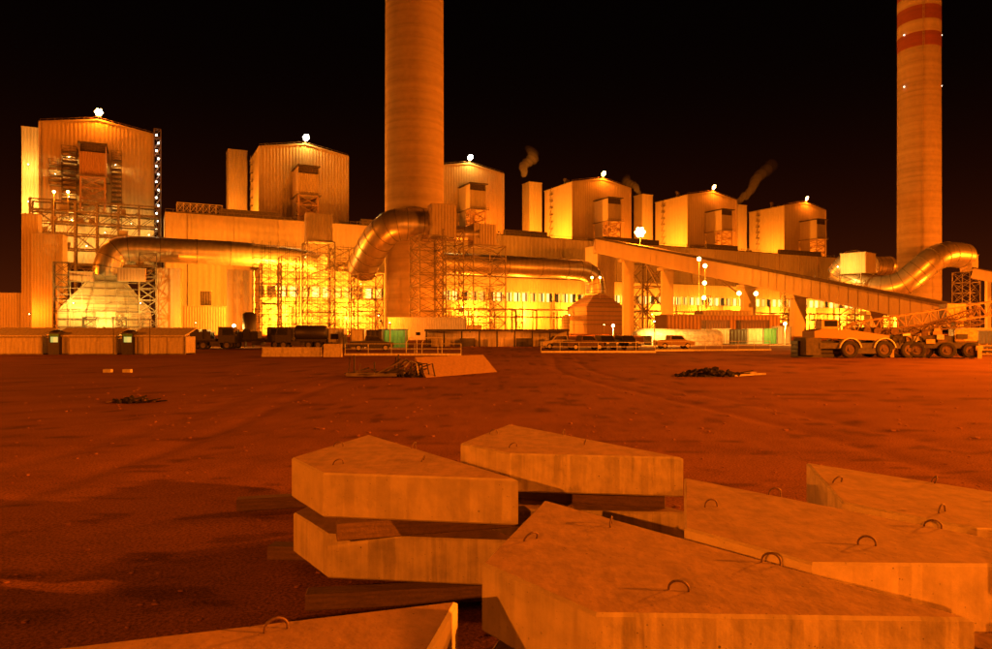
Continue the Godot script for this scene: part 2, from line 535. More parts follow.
func blocks():
	lm = loop_mesh()
	var A := [Vector2(-1.56, 8.58), Vector2(-2.05, 7.03), Vector2(-1.55, 6.27), Vector2(0.19, 6.0)]
	var B := [Vector2(0.18, 9.53), Vector2(-0.40, 7.93), Vector2(0.14, 7.26), Vector2(1.88, 7.03)]
	var C := [Vector2(0.38, 5.53), Vector2(-0.08, 4.03), Vector2(0.47, 3.31), Vector2(2.22, 3.25)]
	var D := [Vector2(1.71, 6.36), Vector2(1.28, 4.75), Vector2(1.82, 4.03), Vector2(3.60, 3.98)]
	var E := [Vector2(3.14, 7.08), Vector2(2.70, 5.46), Vector2(3.25, 4.73), Vector2(5.0, 4.66)]
	var F := [Vector2(-0.19, 3.47), Vector2(-0.44, 1.95), Vector2(-1.25, 1.35), Vector2(-3.0, 2.60)]
	var at_loops := func(p: Array) -> Array:
		var r := []
		for w in [[0.5, 0.35, 0.15, 0.0], [0.62, 0.0, 0.0, 0.38], [0.1, 0.25, 0.55, 0.1], [0.3, 0.0, 0.22, 0.48]]:
			var q: Vector2 = p[0] * w[0] + p[1] * w[1] + p[2] * w[2] + p[3] * w[3]
			r.append(Vector3(q.x, q.y, 0.4 + w[3] * 2.2))
		return r
	wedge_block(A, 1.12, at_loops.call(A), "smooth concrete wedge block on top of the leftmost full stack", M.precast_pale)
	wedge_block(moved(A, 0.02, 0.02, 0.03), 0.57, [], "stained concrete wedge block at the bottom of the leftmost full stack", M.precast)
	wedge_block(B, 1.12, at_loops.call(B), "concrete wedge block on top of the farthest stack, its tip pointing right", M.precast)
	wedge_block(moved(B, 0.05, -0.1, 0.05), 0.57, [], "concrete wedge block mostly hidden under the farthest stack's top block", M.precast)
	wedge_block(C, 1.06, [Vector3(0.22, 4.47, 0.6), Vector3(0.79, 4.80, 1.3), Vector3(0.94, 3.60, -0.3), Vector3(1.58, 4.02, -0.4)], "nearest large concrete wedge block with four lifting loops on its top", M.precast)
	wedge_block(moved(C, 0.03, 0.05, -0.02), 0.51, [], "concrete wedge block under the nearest large block", M.precast)
	wedge_block(D, 1.06, [Vector3(1.63, 5.30, 0.2), Vector3(2.27, 5.70, 0.1), Vector3(2.31, 4.36, -0.3), Vector3(2.97, 4.76, -0.4)], "broad concrete wedge block cut by the frame behind the nearest block", M.precast_pale)
	wedge_block(moved(D, 0.0, 0.06, 0.03), 0.51, [], "concrete wedge block under the broad block at the frame edge", M.precast)
	wedge_block(E, 1.06, at_loops.call(E), "concrete wedge block at the far right with its dim side face showing", M.precast)
	wedge_block(moved(E, 0.04, 0.0, -0.03), 0.51, [], "concrete wedge block under the far right block", M.precast)
	wedge_block(F, 1.06, [Vector3(-0.98, 3.12, 0.5), Vector3(-0.8, 2.4, 0.2)], "concrete wedge block cut by the bottom edge of the frame on the left", M.precast_pale)
	wedge_block(moved(F, 0.02, -0.03, 0.02), 0.51, [], "concrete wedge block under the one cut by the bottom edge", M.precast)
	timber(Vector2(-1.40, 6.14), Vector2(0.30, 6.62), 0.57, "rough timber beam between the two leftmost stacked blocks, near side", 0.15)
	timber(Vector2(-1.95, 7.55), Vector2(-0.5, 7.3), 0.57, "rough timber beam between the two leftmost stacked blocks, far side", 0.15)
	timber(Vector2(-2.35, 7.3), Vector2(-0.3, 7.15), 0.03, "timber beam end poking out left under the leftmost stack")
	timber(Vector2(-1.62, 5.98), Vector2(0.1, 6.22), 0.03, "dark timber beam on the soil in front of the leftmost stack")
	timber(Vector2(-3.42, 9.25), Vector2(-1.5, 9.75), 0.02, "long dark timber beam lying on the soil left of the stacks", 0.16)
	timber(Vector2(-0.1, 7.75), Vector2(1.75, 7.25), 0.57, "timber beam between the two farthest stacked blocks, near side", 0.15)
	timber(Vector2(-0.1, 8.6), Vector2(0.9, 8.45), 0.57, "timber beam between the two farthest stacked blocks, far side", 0.15)
	timber(Vector2(-0.2, 7.9), Vector2(2.1, 7.35), 0.03, "timber beam on the soil under the farthest stack")
	var G := [Vector2(2.28, 3.02), Vector2(2.55, 1.35), Vector2(4.2, 1.0), Vector2(4.4, 2.6)]
	for k in 3:
		wedge_block(moved(G, 0.02 * k, 0.0, 0.02 * k), 0.51 + k * 0.55, [], "%s concrete block of the high stack beyond the right edge" % ["bottom", "middle", "top"][k], M.precast)
		for j in 2: timber(Vector2(2.65, 2.5 - j * 0.8), Vector2(4.1, 2.3 - j * 0.8), 0.51 + (k - 1) * 0.55 if k else 0.0, "%s timber of the high stack beyond the right edge, %s side" % [["bottom", "middle", "top"][k], ["far", "near"][j]], 0.15 if k else 0.11)
	for q in [[C, "nearest stack"], [D, "broad stack at the frame edge"], [E, "far right stack"], [F, "stack at the bottom edge"]]:
		var p: Array = q[0]
		var a: Vector2 = p[1].lerp(p[2], 0.35)
		var b: Vector2 = p[3].lerp(p[0], 0.2)
		timber(a.lerp(b, 0.04), a.lerp(b, 0.95), 0.51, "timber beam between the blocks of the %s" % q[1], 0.15)
		timber(a.lerp(b, 0.08), a.lerp(b, 0.9), 0.0, "timber beam on the soil under the %s" % q[1], 0.11)
		var e: Vector2 = p[0].lerp(p[1], 0.35)
		var f: Vector2 = p[0].lerp(p[3], 0.3)
		timber(e.lerp(f, 0.05), e.lerp(f, 0.95), 0.51, "short timber between the blocks at the back of the %s" % q[1], 0.15)
		timber(e.lerp(f, 0.05), e.lerp(f, 0.95), 0.0, "short timber on the soil at the back of the %s" % q[1], 0.11)
# ---------------------------------------------------------------- the plant
func lattice(t: Node3D, c: Vector3, w: float, dp: float, h: float, panel: float, thick: float, m: Material, x_brace := true):
	var post := MB.new()
	post.box(Vector3(0, h / 2, 0), Vector3(thick, h, thick))
	var pm := post.mesh()
	var b := MB.new()
	var cs := []
	for s in [[-1, -1], [1, -1], [1, 1], [-1, 1]]:
		var p := c + Vector3(s[0] * w / 2, 0, s[1] * dp / 2)
		cs.append(p)
		obj("post", pm, m, t).position = p
	var n := maxi(1, int(round(h / panel)))
	var ph := h / n
	for i in n + 1:
		for k in 4:
			var a: Vector3 = cs[k] + Vector3(0, i * ph, 0)
			var e: Vector3 = cs[(k + 1) % 4] + Vector3(0, i * ph, 0)
			if i > 0: b.bar(a, e, thick * 0.7)
			if i < n:
				var up := Vector3(0, ph, 0)
				if x_brace:
					b.bar(a, e + up, thick * 0.5); b.bar(e, a + up, thick * 0.5)
				elif (i + k) % 2 == 0: b.bar(a, e + up, thick * 0.55)
				else: b.bar(e, a + up, thick * 0.55)
	obj("bracing", b, m, t)

func truss_tower(px: float, d: float, w: float, h: float, label: String, panel := 6.0, thick := 0.5, base := 0.0):
	var t := thing("lattice_tower", label, "lattice tower", S(px, d, base), ROW, "steel lattice towers around the first chimney")
	lattice(t, Vector3.ZERO, w, w, h, panel, thick, M.steel)
	return t

func boiler(i: int, label: String):
	var t := thing("boiler_house", label, "boiler house", W(i * PITCH, 0), ROW, "boiler houses in the row")
	var hw := 28.0
	var dp := 42.0
	var eave := 117.5
	var peak := 122.4
	var w := MB.new()
	w.ribbed(Vector3(-hw, 0, 0), Vector3(0, 0, 0), 40, eave, peak, Vector3(0, 0, 1), 1.9, 0.12)
	w.ribbed(Vector3(0, 0, 0), Vector3(hw, 0, 0), 40, peak, eave, Vector3(0, 0, 1), 1.9, 0.12)
	obj("front_wall", w, M.cladding, t)
	w = MB.new()
	w.ribbed(Vector3(-hw, 0, -dp), Vector3(-hw, 0, 0), 40, eave, eave, Vector3(-1, 0, 0), 1.9, 0.12)
	obj("side_wall", w, M.cladding, t)
	w = MB.new()
	w.ribbed(Vector3(hw, 0, -dp), Vector3(hw, 0, 0), 40, eave, eave, Vector3(1, 0, 0), 1.9, 0.12)
	obj("side_wall", w, M.cladding, t)
	w = MB.new()
	w.quad(Vector3(-hw, 40, -dp), Vector3(hw, 40, -dp), Vector3(hw, eave, -dp), Vector3(-hw, eave, -dp))
	w.tri(Vector3(-hw, eave, -dp), Vector3(hw, eave, -dp), Vector3(0, peak, -dp))
	obj("rear_wall", w, M.cladding, t)
	var r := MB.new()
	for s in [-1.0, 1.0]:
		r.quad(Vector3(0, peak + 0.5, 0.6), Vector3(s * (hw + 0.5), eave + 0.4, 0.6), Vector3(s * (hw + 0.5), eave + 0.4, -dp), Vector3(0, peak + 0.5, -dp))
		r.bar(Vector3(0, peak + 0.1, 0.45), Vector3(s * (hw + 0.5), eave, 0.45), 0.35, 0.9)
		r.bar(Vector3(s * (hw + 0.35), eave, 0.5), Vector3(s * (hw + 0.35), eave, -dp), 0.4, 0.9)
	obj("roof", r, M.cladding_grey, t)
	# corner flashing and the roof handrail
	var tr := MB.new()
	for s in [-1.0, 1.0]: tr.box(Vector3(s * (hw + 0.15), 79, 0.2), Vector3(0.9, 77, 0.9))
	obj("corner_trim", tr, M.cladding, t)
	var hr := MB.new()
	for s in [-1.0, 1.0]:
		for k in 9:
			var f := k / 8.0
			var p := Vector3(s * hw * f, lerpf(peak, eave, f) + 0.5, -0.3)
			hr.bar(p, p + Vector3(0, 1.3, 0), 0.12)
		hr.bar(Vector3(0, peak + 1.8, -0.3), Vector3(s * hw, eave + 1.8, -0.3), 0.12)
	obj("handrail", hr, M.steel, t)
	# roof vents
	for k in 4:
		var vt := MB.new()
		var x := -22.0 + k * 4.4 + (7.0 if k > 1 else 0.0)
		vt.tube([Vector3(x, 117, -20 - k * 3), Vector3(x, 123.0, -20 - k * 3)], 1.0, 10)
		vt.tube([Vector3(x, 123.0, -20 - k * 3), Vector3(x, 124.4, -20 - k * 3)], 1.5, 10)
		obj("roof_vent", vt, M.steel, t)
	# lift tower behind the left flank
	var lt := MB.new()
	var q := [Vector3(-42, 0, -55), Vector3(-30, 0, -55), Vector3(-30, 0, -43), Vector3(-42, 0, -43)]
	lt.ribbed(q[3], q[2], 40, 124, 124, Vector3(0, 0, 1), 1.6, 0.2)
	lt.ribbed(q[0], q[3], 40, 124, 124, Vector3(-1, 0, 0), 1.6, 0.2)
	lt.ribbed(q[2], q[1], 40, 124, 124, Vector3(1, 0, 0), 1.6, 0.2)
	lt.box(Vector3(-36, 124.3, -49), Vector3(12.6, 0.8, 12.6))
	var ltp := obj("lift_tower", lt, M.cladding, t)
	var lad := MB.new()
	for k in 8:
		lad.box(Vector3(-28.9, 74 + k * 5.5, -30), Vector3(1.6, 0.2, 4.0))
		lad.bar(Vector3(-29.6, 74 + k * 5.5, -32), Vector3(-29.6, 79.5 + k * 5.5, -28), 0.3)
	obj("escape_stair", lad, M.steel, ltp)
	# conveyor head house on the front, an open trestle below it
	var hh := MB.new()
	hh.ribbed(Vector3(-7.7, 0, 0.3), Vector3(-7.7, 0, 19), 86, 103.5, 103.5, Vector3(-1, 0, 0), 1.2, 0.2)
	hh.ribbed(Vector3(-7.7, 0, 19), Vector3(4.5, 0, 19), 86, 99.5, 99.5, Vector3(0, 0, 1), 1.2, 0.2)
	hh.ribbed(Vector3(4.5, 0, 0.3), Vector3(4.5, 0, 19), 86, 103.5, 103.5, Vector3(1, 0, 0), 1.2, 0.2)
	hh.quad(Vector3(-7.7, 86, 0.3), Vector3(4.5, 86, 0.3), Vector3(4.5, 86, 19), Vector3(-7.7, 86, 19))
	var hp := obj("head_house", hh, M.cladding_brown if i == 0 else M.cladding, t)
	var cr := MB.new()
	cr.box(Vector3(-1.6, 104.1, 10.5), Vector3(14.0, 0.7, 21.0))
	cr.quad(Vector3(-7.6, 99.5, 18), Vector3(4.4, 99.5, 18), Vector3(4.4, 103.7, 18), Vector3(-7.6, 103.7, 18))
	obj("canopy_roof", cr, M.roof_dark, hp)
	var sk := MB.new()
	sk.ribbed(Vector3(-7.7, 0, 1), Vector3(-7.7, 0, 12), 70, 86, 86, Vector3(-1, 0, 0), 1.2, 0.2)
	obj("lower_side_wall", sk, M.cladding, hp)
	lattice(t, Vector3(-1.6, 68, 10), 11.6, 17.0, 18, 6, 0.7, M.cladding_brown)
	# service platform round the head house
	var pf := MB.new()
	pf.box(Vector3(-1.6, 86.2, 10.2), Vector3(15.5, 0.35, 21.5))
	for k in 9:
		var x := -9.2 + k * 1.9
		pf.bar(Vector3(x, 86.3, 20.8), Vector3(x, 87.6, 20.8), 0.12)
	pf.bar(Vector3(-9.2, 87.6, 20.8), Vector3(6.0, 87.6, 20.8), 0.12)
	obj("platform", pf, M.steel, t)
	return t

func boilers():
	boiler(0, "leftmost and largest boiler house, scaffolding hanging on its front")
	boiler(1, "boiler house between the leftmost one and the near chimney")
	boiler(2, "boiler house partly hidden behind the near chimney")
	boiler(3, "boiler house behind the top end of the sloping conveyor")
	boiler(4, "second boiler house from the right end of the row")
	boiler(5, "rightmost and smallest boiler house of the row")
	# scaffolding and stairs of the unfinished first unit
	var t := thing("scaffolding", "lit scaffold bays clinging beside the leftmost boiler house's head house", "scaffolding", W(0, 0), ROW)
	for s in [[-13.5, 104.0, 62.0, 7.0], [-20.0, 96.0, 82.0, 6.0], [9.5, 104.0, 60.0, 5.0]]:
		var c := Vector3(s[0], s[2], 5.5)
		lattice(t, c, s[3], 7.0, s[1] - s[2], 2.6, 0.28, M.steel, false)
		var pl := MB.new()
		var n := int((s[1] - s[2]) / 2.6)
		for k in n: pl.box(c + Vector3(0, k * 2.6 + 0.2, -0.3), Vector3(s[3], 0.2, 5.4))
		obj("scaffold_deck", pl, M.steel, t)
	var st := thing("stair_tower", "narrow lit stair tower on the right edge of the leftmost boiler house", "stair tower", W(30.6, -1), ROW)
	lattice(st, Vector3.ZERO, 3.6, 4.0, 121, 5.0, 0.4, M.steel, false)
	var fl := MB.new()
	for k in 23:
		fl.bar(Vector3(-1.4, k * 5.0 + 0.3, 1.0 if k % 2 else -1.0), Vector3(1.4, k * 5.0 + 4.8, 1.0 if k % 2 else -1.0), 1.3, 0.25)
	obj("stair_flight", fl, M.galvanised, st)
	var bulbs := MB.new()
	bulbs.box(Vector3.ZERO, Vector3(0.7, 0.7, 0.3))
	var bm := bulbs.mesh()
	for k in 13:
		obj("lamp", bm, M.mercury_lens, st).position = Vector3(0.5 if k % 2 else -0.6, 62 + k * 4.6, 2.3)
	# steelwork skirt of the first unit, below its cladding
	var f := thing("steel_frame", "open steel framework with lamps below the leftmost boiler house", "steel frame", W(0, 22), ROW)
	var cm := MB.new()
	cm.box(Vector3(0, 36, 0), Vector3(1.0, 72, 1.0))
	var cmm := cm.mesh()
	for k in 7:
		for z in [0.0, -10.0]:
			obj("column", cmm, M.steel, f).position = Vector3(-30 + k * 10.2, 0, z)
	var bm2 := MB.new()
	for z in [0.0, -10.0]:
		for y in [30.0, 38.0, 46.0, 54.0, 60.0, 66.0, 71.5]:
			bm2.bar(Vector3(-30, y, z), Vector3(31.2, y, z), 0.6, 0.8)
		for k in 6:
			for y in [30.0, 46.0, 60.0]:
				var x := -30 + k * 10.2
				bm2.bar(Vector3(x, y, z), Vector3(x + 10.2, y + (14.0 if y == 46.0 else 8.0), z), 0.35)
				if (k + int(y)) % 2 == 0: bm2.bar(Vector3(x + 10.2, y, z), Vector3(x, y + 8.0, z), 0.35)
	obj("beams", bm2, M.steel, f)
	var dk := MB.new()
	for y in [38.0, 46.0, 54.0, 60.0, 66.0]:
		for k in 6:
			if (k * 3 + int(y)) % 4 != 0: dk.box(Vector3(-25 + k * 10.2, y + 0.6, -5), Vector3(9.6, 0.25, 9.4))
	obj("decks", dk, M.steel, f)
	for k in 14:
		var eq := MB.new()
		eq.box(Vector3(rng.randf_range(-28, 28), [38.6, 46.6, 54.6, 60.6, 66.6][k % 5] + 1.6, rng.randf_range(-8, -3)), Vector3(rng.randf_range(1.5, 5), 3.0, 2.0))
		obj("equipment_box", eq, M.cladding_grey, f)
	# a grid of scaffold tubes before the lit hood, with a dark trestle at its foot
	var z := thing("scaffolding", "thin scaffold grid in front of the yellow lit hood", "scaffolding", W(8, 101), ROW)
	var g := MB.new()
	for k in 9:
		g.bar(Vector3(-18 + k * 4.5, 0, 0), Vector3(-18 + k * 4.5, 30 - absf(k - 4) * 2.0, 0), 0.22)
	obj("standards", g, M.steel, z)
	g = MB.new()
	for k in 9: g.bar(Vector3(-18, 4 + k * 2.8, 0), Vector3(18, 4 + k * 2.8, 0), 0.2)
	g.bar(Vector3(-18, 10, 0), Vector3(-4, 27, 0), 0.25); g.bar(Vector3(18, 10, 0), Vector3(4, 27, 0), 0.25)
	obj("ledgers", g, M.steel, z)
	var tt := thing("lattice_tower", "dark low trestle at the foot of the yellow lit hood", "trestle", W(8, 104), ROW)
	lattice(tt, Vector3(-5.5, 0, 0), 5.5, 4, 8, 4, 0.55, M.steel_dark)
	lattice(tt, Vector3(5.5, 0, 0), 5.5, 4, 8, 4, 0.55, M.steel_dark)

func hall():
	# long bunker hall in front of the boilers
	var t := thing("bunker_hall", "long plain clad hall running along the foot of the boiler houses", "hall", W(34, 0), ROW)
	var w := MB.new()
	w.ribbed(Vector3(0, 0, 30), Vector3(640, 0, 30), 0, 68, 68, Vector3(0, 0, 1), 3.2, 0.14)
	obj("front_wall", w, M.cladding, t)
	w = MB.new()
	w.ribbed(Vector3(0, 0, 0), Vector3(0, 0, 30), 0, 68, 68, Vector3(-1, 0, 0), 3.2, 0.14)
	w.ribbed(Vector3(640, 0, 0), Vector3(640, 0, 30), 0, 68, 68, Vector3(1, 0, 0), 3.2, 0.14)
	obj("end_walls", w, M.cladding, t)
	w = MB.new()
	w.box(Vector3(320, 68.2, 14), Vector3(640, 0.5, 32.4))
	obj("roof", w, M.roof_dark, t)
	for k in 7:
		w = MB.new()
		w.box(Vector3(45 + k * 92, 70.2, 29.4), Vector3(52 if k % 2 else 34, 3.6, 2.4))
		obj("roof_plenum", w, M.roof_dark, t)
	w = MB.new()
	for k in 160:
		w.bar(Vector3(k * 4, 68.4, 30.6), Vector3(k * 4, 69.7, 30.6), 0.14)
	w.bar(Vector3(0, 69.7, 30.6), Vector3(640, 69.7, 30.6), 0.14)
	obj("roof_handrail", w, M.steel, t)
	# recessed louvre band and pilasters
	w = MB.new()
	for k in 26: w.box(Vector3(12 + k * 24.6, 34, 30.5), Vector3(1.2, 67.6, 0.8))
	obj("pilasters", w, M.cladding, t)
	# open pipe rack on the near end of the roof
	var g := thing("roof_rack", "open steel rack standing on the hall roof beside the leftmost boiler house", "steel rack", W(40, 26, 68.4), ROW)
	var rb := MB.new()
	for k in 8:
		for z in [-3.0, 3.0]:
			rb.bar(Vector3(k * 3.4, 0, z), Vector3(k * 3.4, 5.5, z), 0.4)
			if k < 7:
				rb.bar(Vector3(k * 3.4, 0.5, z), Vector3(k * 3.4 + 3.4, 5.3, z), 0.25)
				rb.bar(Vector3(k * 3.4 + 3.4, 0.5, z), Vector3(k * 3.4, 5.3, z), 0.25)
	for z in [-3.0, 3.0]:
		rb.bar(Vector3(0, 5.5, z), Vector3(23.8, 5.5, z), 0.4)
		rb.bar(Vector3(0, 0.3, z), Vector3(23.8, 0.3, z), 0.4)
	obj("rack_frame", rb, M.cladding, g)
	# lower filter hall with a row of lit openings
	var a := thing("filter_hall", "lower hall with a strip of lit openings behind the flue ducts", "hall", W(80, 30), ROW)
	w = MB.new()
	w.ribbed(Vector3(0, 0, 30), Vector3(575, 0, 30), 0, 21, 21, Vector3(0, 0, 1), 2.0, 0.14)
	w.ribbed(Vector3(0, 0, 0), Vector3(0, 0, 30), 0, 36, 36, Vector3(-1, 0, 0), 2.0, 0.14)
	w.ribbed(Vector3(575, 0, 0), Vector3(575, 0, 30), 0, 36, 36, Vector3(1, 0, 0), 2.0, 0.14)
	w.ribbed(Vector3(0, 0, 30), Vector3(575, 0, 30), 27, 36, 36, Vector3(0, 0, 1), 2.0, 0.14)
	w.quad(Vector3(0, 21, 30), Vector3(575, 21, 30), Vector3(575, 21, 24), Vector3(0, 21, 24))
	w.quad(Vector3(0, 27, 30), Vector3(575, 27, 30), Vector3(575, 27, 24), Vector3(0, 27, 24))
	obj("walls", w, M.cladding, a)
	w = MB.new()
	w.box(Vector3(287, 36.3, 15), Vector3(576, 0.6, 31))
	obj("roof", w, M.roof_dark, a)
	var mu := MB.new()
	mu.box(Vector3(0, 24, 29.4), Vector3(1.3, 6.2, 1.0))
	var mm := mu.mesh()
	var pn := MB.new()
	pn.box(Vector3(0, 24, 25), Vector3(4.9, 5.6, 0.2))
	var pm := pn.mesh()
	for k in 93:
		obj("mullion", mm, M.pier, a).position.x = 3 + k * 6.15
		if k < 92 and (k * 7) % 11 > 1: obj("lit_window", pm, M.dim_window if (k * 5) % 7 < 3 else M.lit_window, a).position.x = 6.05 + k * 6.15
	for k in 23:
		var p := MB.new()
		p.box(Vector3(14 + k * 25, 10.4, 31), Vector3(1.5, 20.8, 1.6))
		obj("buttress", p, M.pier, a)

# pipes, racks and vessels crowding the foot of the filter hall
func clutter():
	var r := RandomNumberGenerator.new()
	r.seed = 19
	var rack := thing("pipe_rack", "long pipe rack on steel legs along the foot of the filter hall", "pipe rack", W(95, 76), ROW)
	var lg := MB.new()
	lg.box(Vector3(0, 7.5, 0), Vector3(0.7, 15, 0.7)); lg.box(Vector3(0, 7.5, -5), Vector3(0.7, 15, 0.7))
	lg.box(Vector3(0, 14.6, -2.5), Vector3(0.7, 0.7, 5)); lg.box(Vector3(0, 10, -2.5), Vector3(0.6, 0.6, 5))
	var lgm := lg.mesh()
	for k in 36: obj("leg", lgm, M.steel, rack).position = Vector3(k * 15, 0, 0)
	for k in 6:
		var p := MB.new()
		var y := 10.6 if k < 3 else 15.3
		p.tube([Vector3(-2, y, -0.8 - (k % 3) * 1.7), Vector3(530, y, -0.8 - (k % 3) * 1.7)], 0.35 + 0.15 * (k % 2), 10)
		obj("pipe", p, M.galvanised, rack)
	for k in 26:
		var u := 92.0 + k * 21.0 + r.randf_range(-5, 5)
		var kind := k % 4
		if kind == 0:
			var t := thing("process_tank", "%s upright round tank from the left along the filter hall's foot" % ordinal(k / 4), "tank", W(u, r.randf_range(83, 90)), ROW, "tanks at the filter hall")
			var m := MB.new()
			var h := r.randf_range(7, 12)
			m.tube([Vector3(0, 0, 0), Vector3(0, h, 0), Vector3(0, h + 1.2, 0)], [2.6, 2.6, 0.5], 20)
			obj("shell", m, M.cladding, t)
			m = MB.new()
			for j in 6: m.tube([Vector3(0, 1 + j * h / 6, 0), Vector3(0, 1.25 + j * h / 6, 0)], 2.7, 20)
			obj("hoop", m, M.steel, t)
		elif kind == 1:
			clad_box(W(u, r.randf_range(80, 88)), ROW, Vector3(r.randf_range(6, 12), r.randf_range(4, 9), 5), "%s small clad plant room from the left at the filter hall's foot" % ordinal(k / 4), M.cladding_brown if k % 8 == 1 else M.cladding, "plant_room", "plant room", 0.8)
		else:
			var t := thing("lattice_tower", "%s short lattice stair tower from the left at the filter hall" % ordinal(k / 4 * 2 + k % 4 - 2), "lattice tower", W(u, r.randf_range(70, 84)), ROW, "stair towers at the filter hall")
			var h := r.randf_range(14, 33)
			lattice(t, Vector3.ZERO, 4.5, 4.5, h, 3.6, 0.3, M.steel, k % 3 == 0)
			var st := MB.new()
			for j in int(h / 3.6): st.bar(Vector3(-2, j * 3.6, 1.2), Vector3(2, j * 3.6 + 3.6, 1.2) if j % 2 else Vector3(2, j * 3.6, 1.2), 1.0, 0.2)
			obj("stair", st, M.galvanised, t)
	truss_tower(645, 330, 14.0, 34.0, "tall braced frame between the first two conveyor pillars", 11.0, 0.7)
	# the line of roof edge equipment on the hall
	for k in 9:
		var t := thing("roof_fan", "%s roof fan from the left on the long hall" % ordinal(k), "roof fan", W(75 + k * 68 + r.randf_range(-9, 9), 24, 68.4), ROW, "roof fans on the long hall")
		var m := MB.new()
		m.tube([Vector3(0, 0, 0), Vector3(0, 2.4, 0), Vector3(0, 3.2, 0)], [1.3, 1.3, 1.7], 14)
		obj("cowl", m, M.galvanised, t)
		m = MB.new()
		m.box(Vector3(2.6, 0.9, 0), Vector3(2.2, 1.8, 1.8))
		obj("motor_box", m, M.steel, t)

func steam(at: Vector3, lean: Vector3, h: float, w: float, label: String):
	var t := thing("steam_plume", label, "steam", at, 0, "steam wisps over the roofs")
	var way := Vector3(lean.x, h, 0)
	for k in 9:
		var f := k / 8.0
		var v := FogVolume.new()
		v.shape = RenderingServer.FOG_VOLUME_SHAPE_ELLIPSOID
		v.size = Vector3(w * (0.55 + 0.9 * f), way.length() * 0.30, w * (0.45 + 0.5 * f))
		v.position = way * f + Vector3(w * 0.22 * sin(f * 9.0 + at.x), 0, 0)
		v.rotation = Vector3(0, 0, -atan2(lean.x, h) + 0.25 * sin(f * 6.0))
		var m := FogMaterial.new()
		m.density = 0.2 * pow(1.0 - f, 1.5) + 0.008
		m.albedo = Color(0.9, 0.9, 0.9)
		m.edge_fade = 0.8
		v.material = m
		v.name = "puff"
		t.add_child(v, true)

func ring_path(pts: Array, n := 8) -> Array:
	var c := Curve3D.new()
	for i in pts.size():
		var tan := Vector3.ZERO
		if i > 0 and i < pts.size() - 1: tan = (pts[i + 1] - pts[i - 1]) / 6.0
		c.add_point(pts[i], -tan, tan)
	var r := []
	for i in pts.size() - 1:
		for k in n: r.append(c.sample(i, float(k) / n))
	r.append(pts[-1])
	return r

func duct(called_label: String, pts: Array, r: float, every := 2):
	var base: Vector3 = pts[0]
	base.y = 0
	var t := thing("flue_duct", called_label, "flue duct", base, 0, "big round flue gas ducts")
	var loc := []
	for p in pts: loc.append(p - base)
	var path := ring_path(loc, 10)
	var m := MB.new()
	m.tube(path, r, 40)
	obj("pipe", m, M.duct, t)
	var k := 0
	for i in range(1, path.size() - 1, every):
		var d: Vector3 = (path[i + 1] - path[i - 1]).normalized()
		var s := MB.new()
		s.tube([path[i] - d * 0.25, path[i] + d * 0.25], r + 0.14, 40)
		obj("seam_ring", s, M.duct_seam, t)
		k += 1
	return t

func chimney(px: float, d: float, r: float, label: String, bands: Array):
	var t := thing("chimney", label, "chimney", S(px, d), 0, "tall round concrete chimneys")
	var h := 225.0
	var m := MB.new()
	var path := []
	var rad := []
	for k in 31:
		path.append(Vector3(0, h * k / 30.0, 0))
		rad.append(r * (1.0 - 0.035 * k / 30.0))
	m.tube(path, rad, 72)
	obj("shaft", m, M.chimney_concrete, t)
	var ld := MB.new()
	var la := -0.35 if px > 800 else 0.5
	var base_r := r * (1.0 - 0.0175) + 0.35
	for s in [-0.35, 0.35]: ld.bar(Vector3(sin(la) * base_r + s * cos(la), 45, cos(la) * base_r - s * sin(la)), Vector3(sin(la) * base_r + s * cos(la), h, cos(la) * base_r - s * sin(la)), 0.18)
	for k in 60: ld.bar(Vector3(sin(la) * base_r - 0.35 * cos(la), 46 + k * 3.0, cos(la) * base_r + 0.35 * sin(la)), Vector3(sin(la) * base_r + 0.35 * cos(la), 46 + k * 3.0, cos(la) * base_r - 0.35 * sin(la)), 0.18)
	if bands.size() > 0: obj("ladder", ld, M.chimney_concrete, t)
	# joints of the concrete lifts
	for k in 26:
		var y := 40.0 + k * 5.0
		var j := MB.new()
		var rr := r * (1.0 - 0.035 * y / h)
		j.tube([Vector3(0, y, 0), Vector3(0, y + 0.3, 0)], rr + 0.03, 72, false)
		obj("lift_joint", j, M.chimney_concrete, t)
	for q in [[-1.0, 176.5], [1.0, 176.5], [-1.0, 146.0], [1.0, 146.5]]:
		if bands.is_empty(): break
		var l := MB.new()
		l.box(Vector3(q[0] * (r * 0.955), q[1], r * 0.32), Vector3(0.5, 0.5, 0.5))
		obj("beacon_lamp", l, M.beacon_lens, t)
	for b in bands:
		var c := MB.new()
		var rr: float = r * (1.0 - 0.035 * b[0] / h) + 0.12
		c.tube([Vector3(0, b[0], 0), Vector3(0, b[1], 0)], rr, 72, false)
		obj("painted_band", c, M.band_red if b[2] else M.band_white, t)
	return t

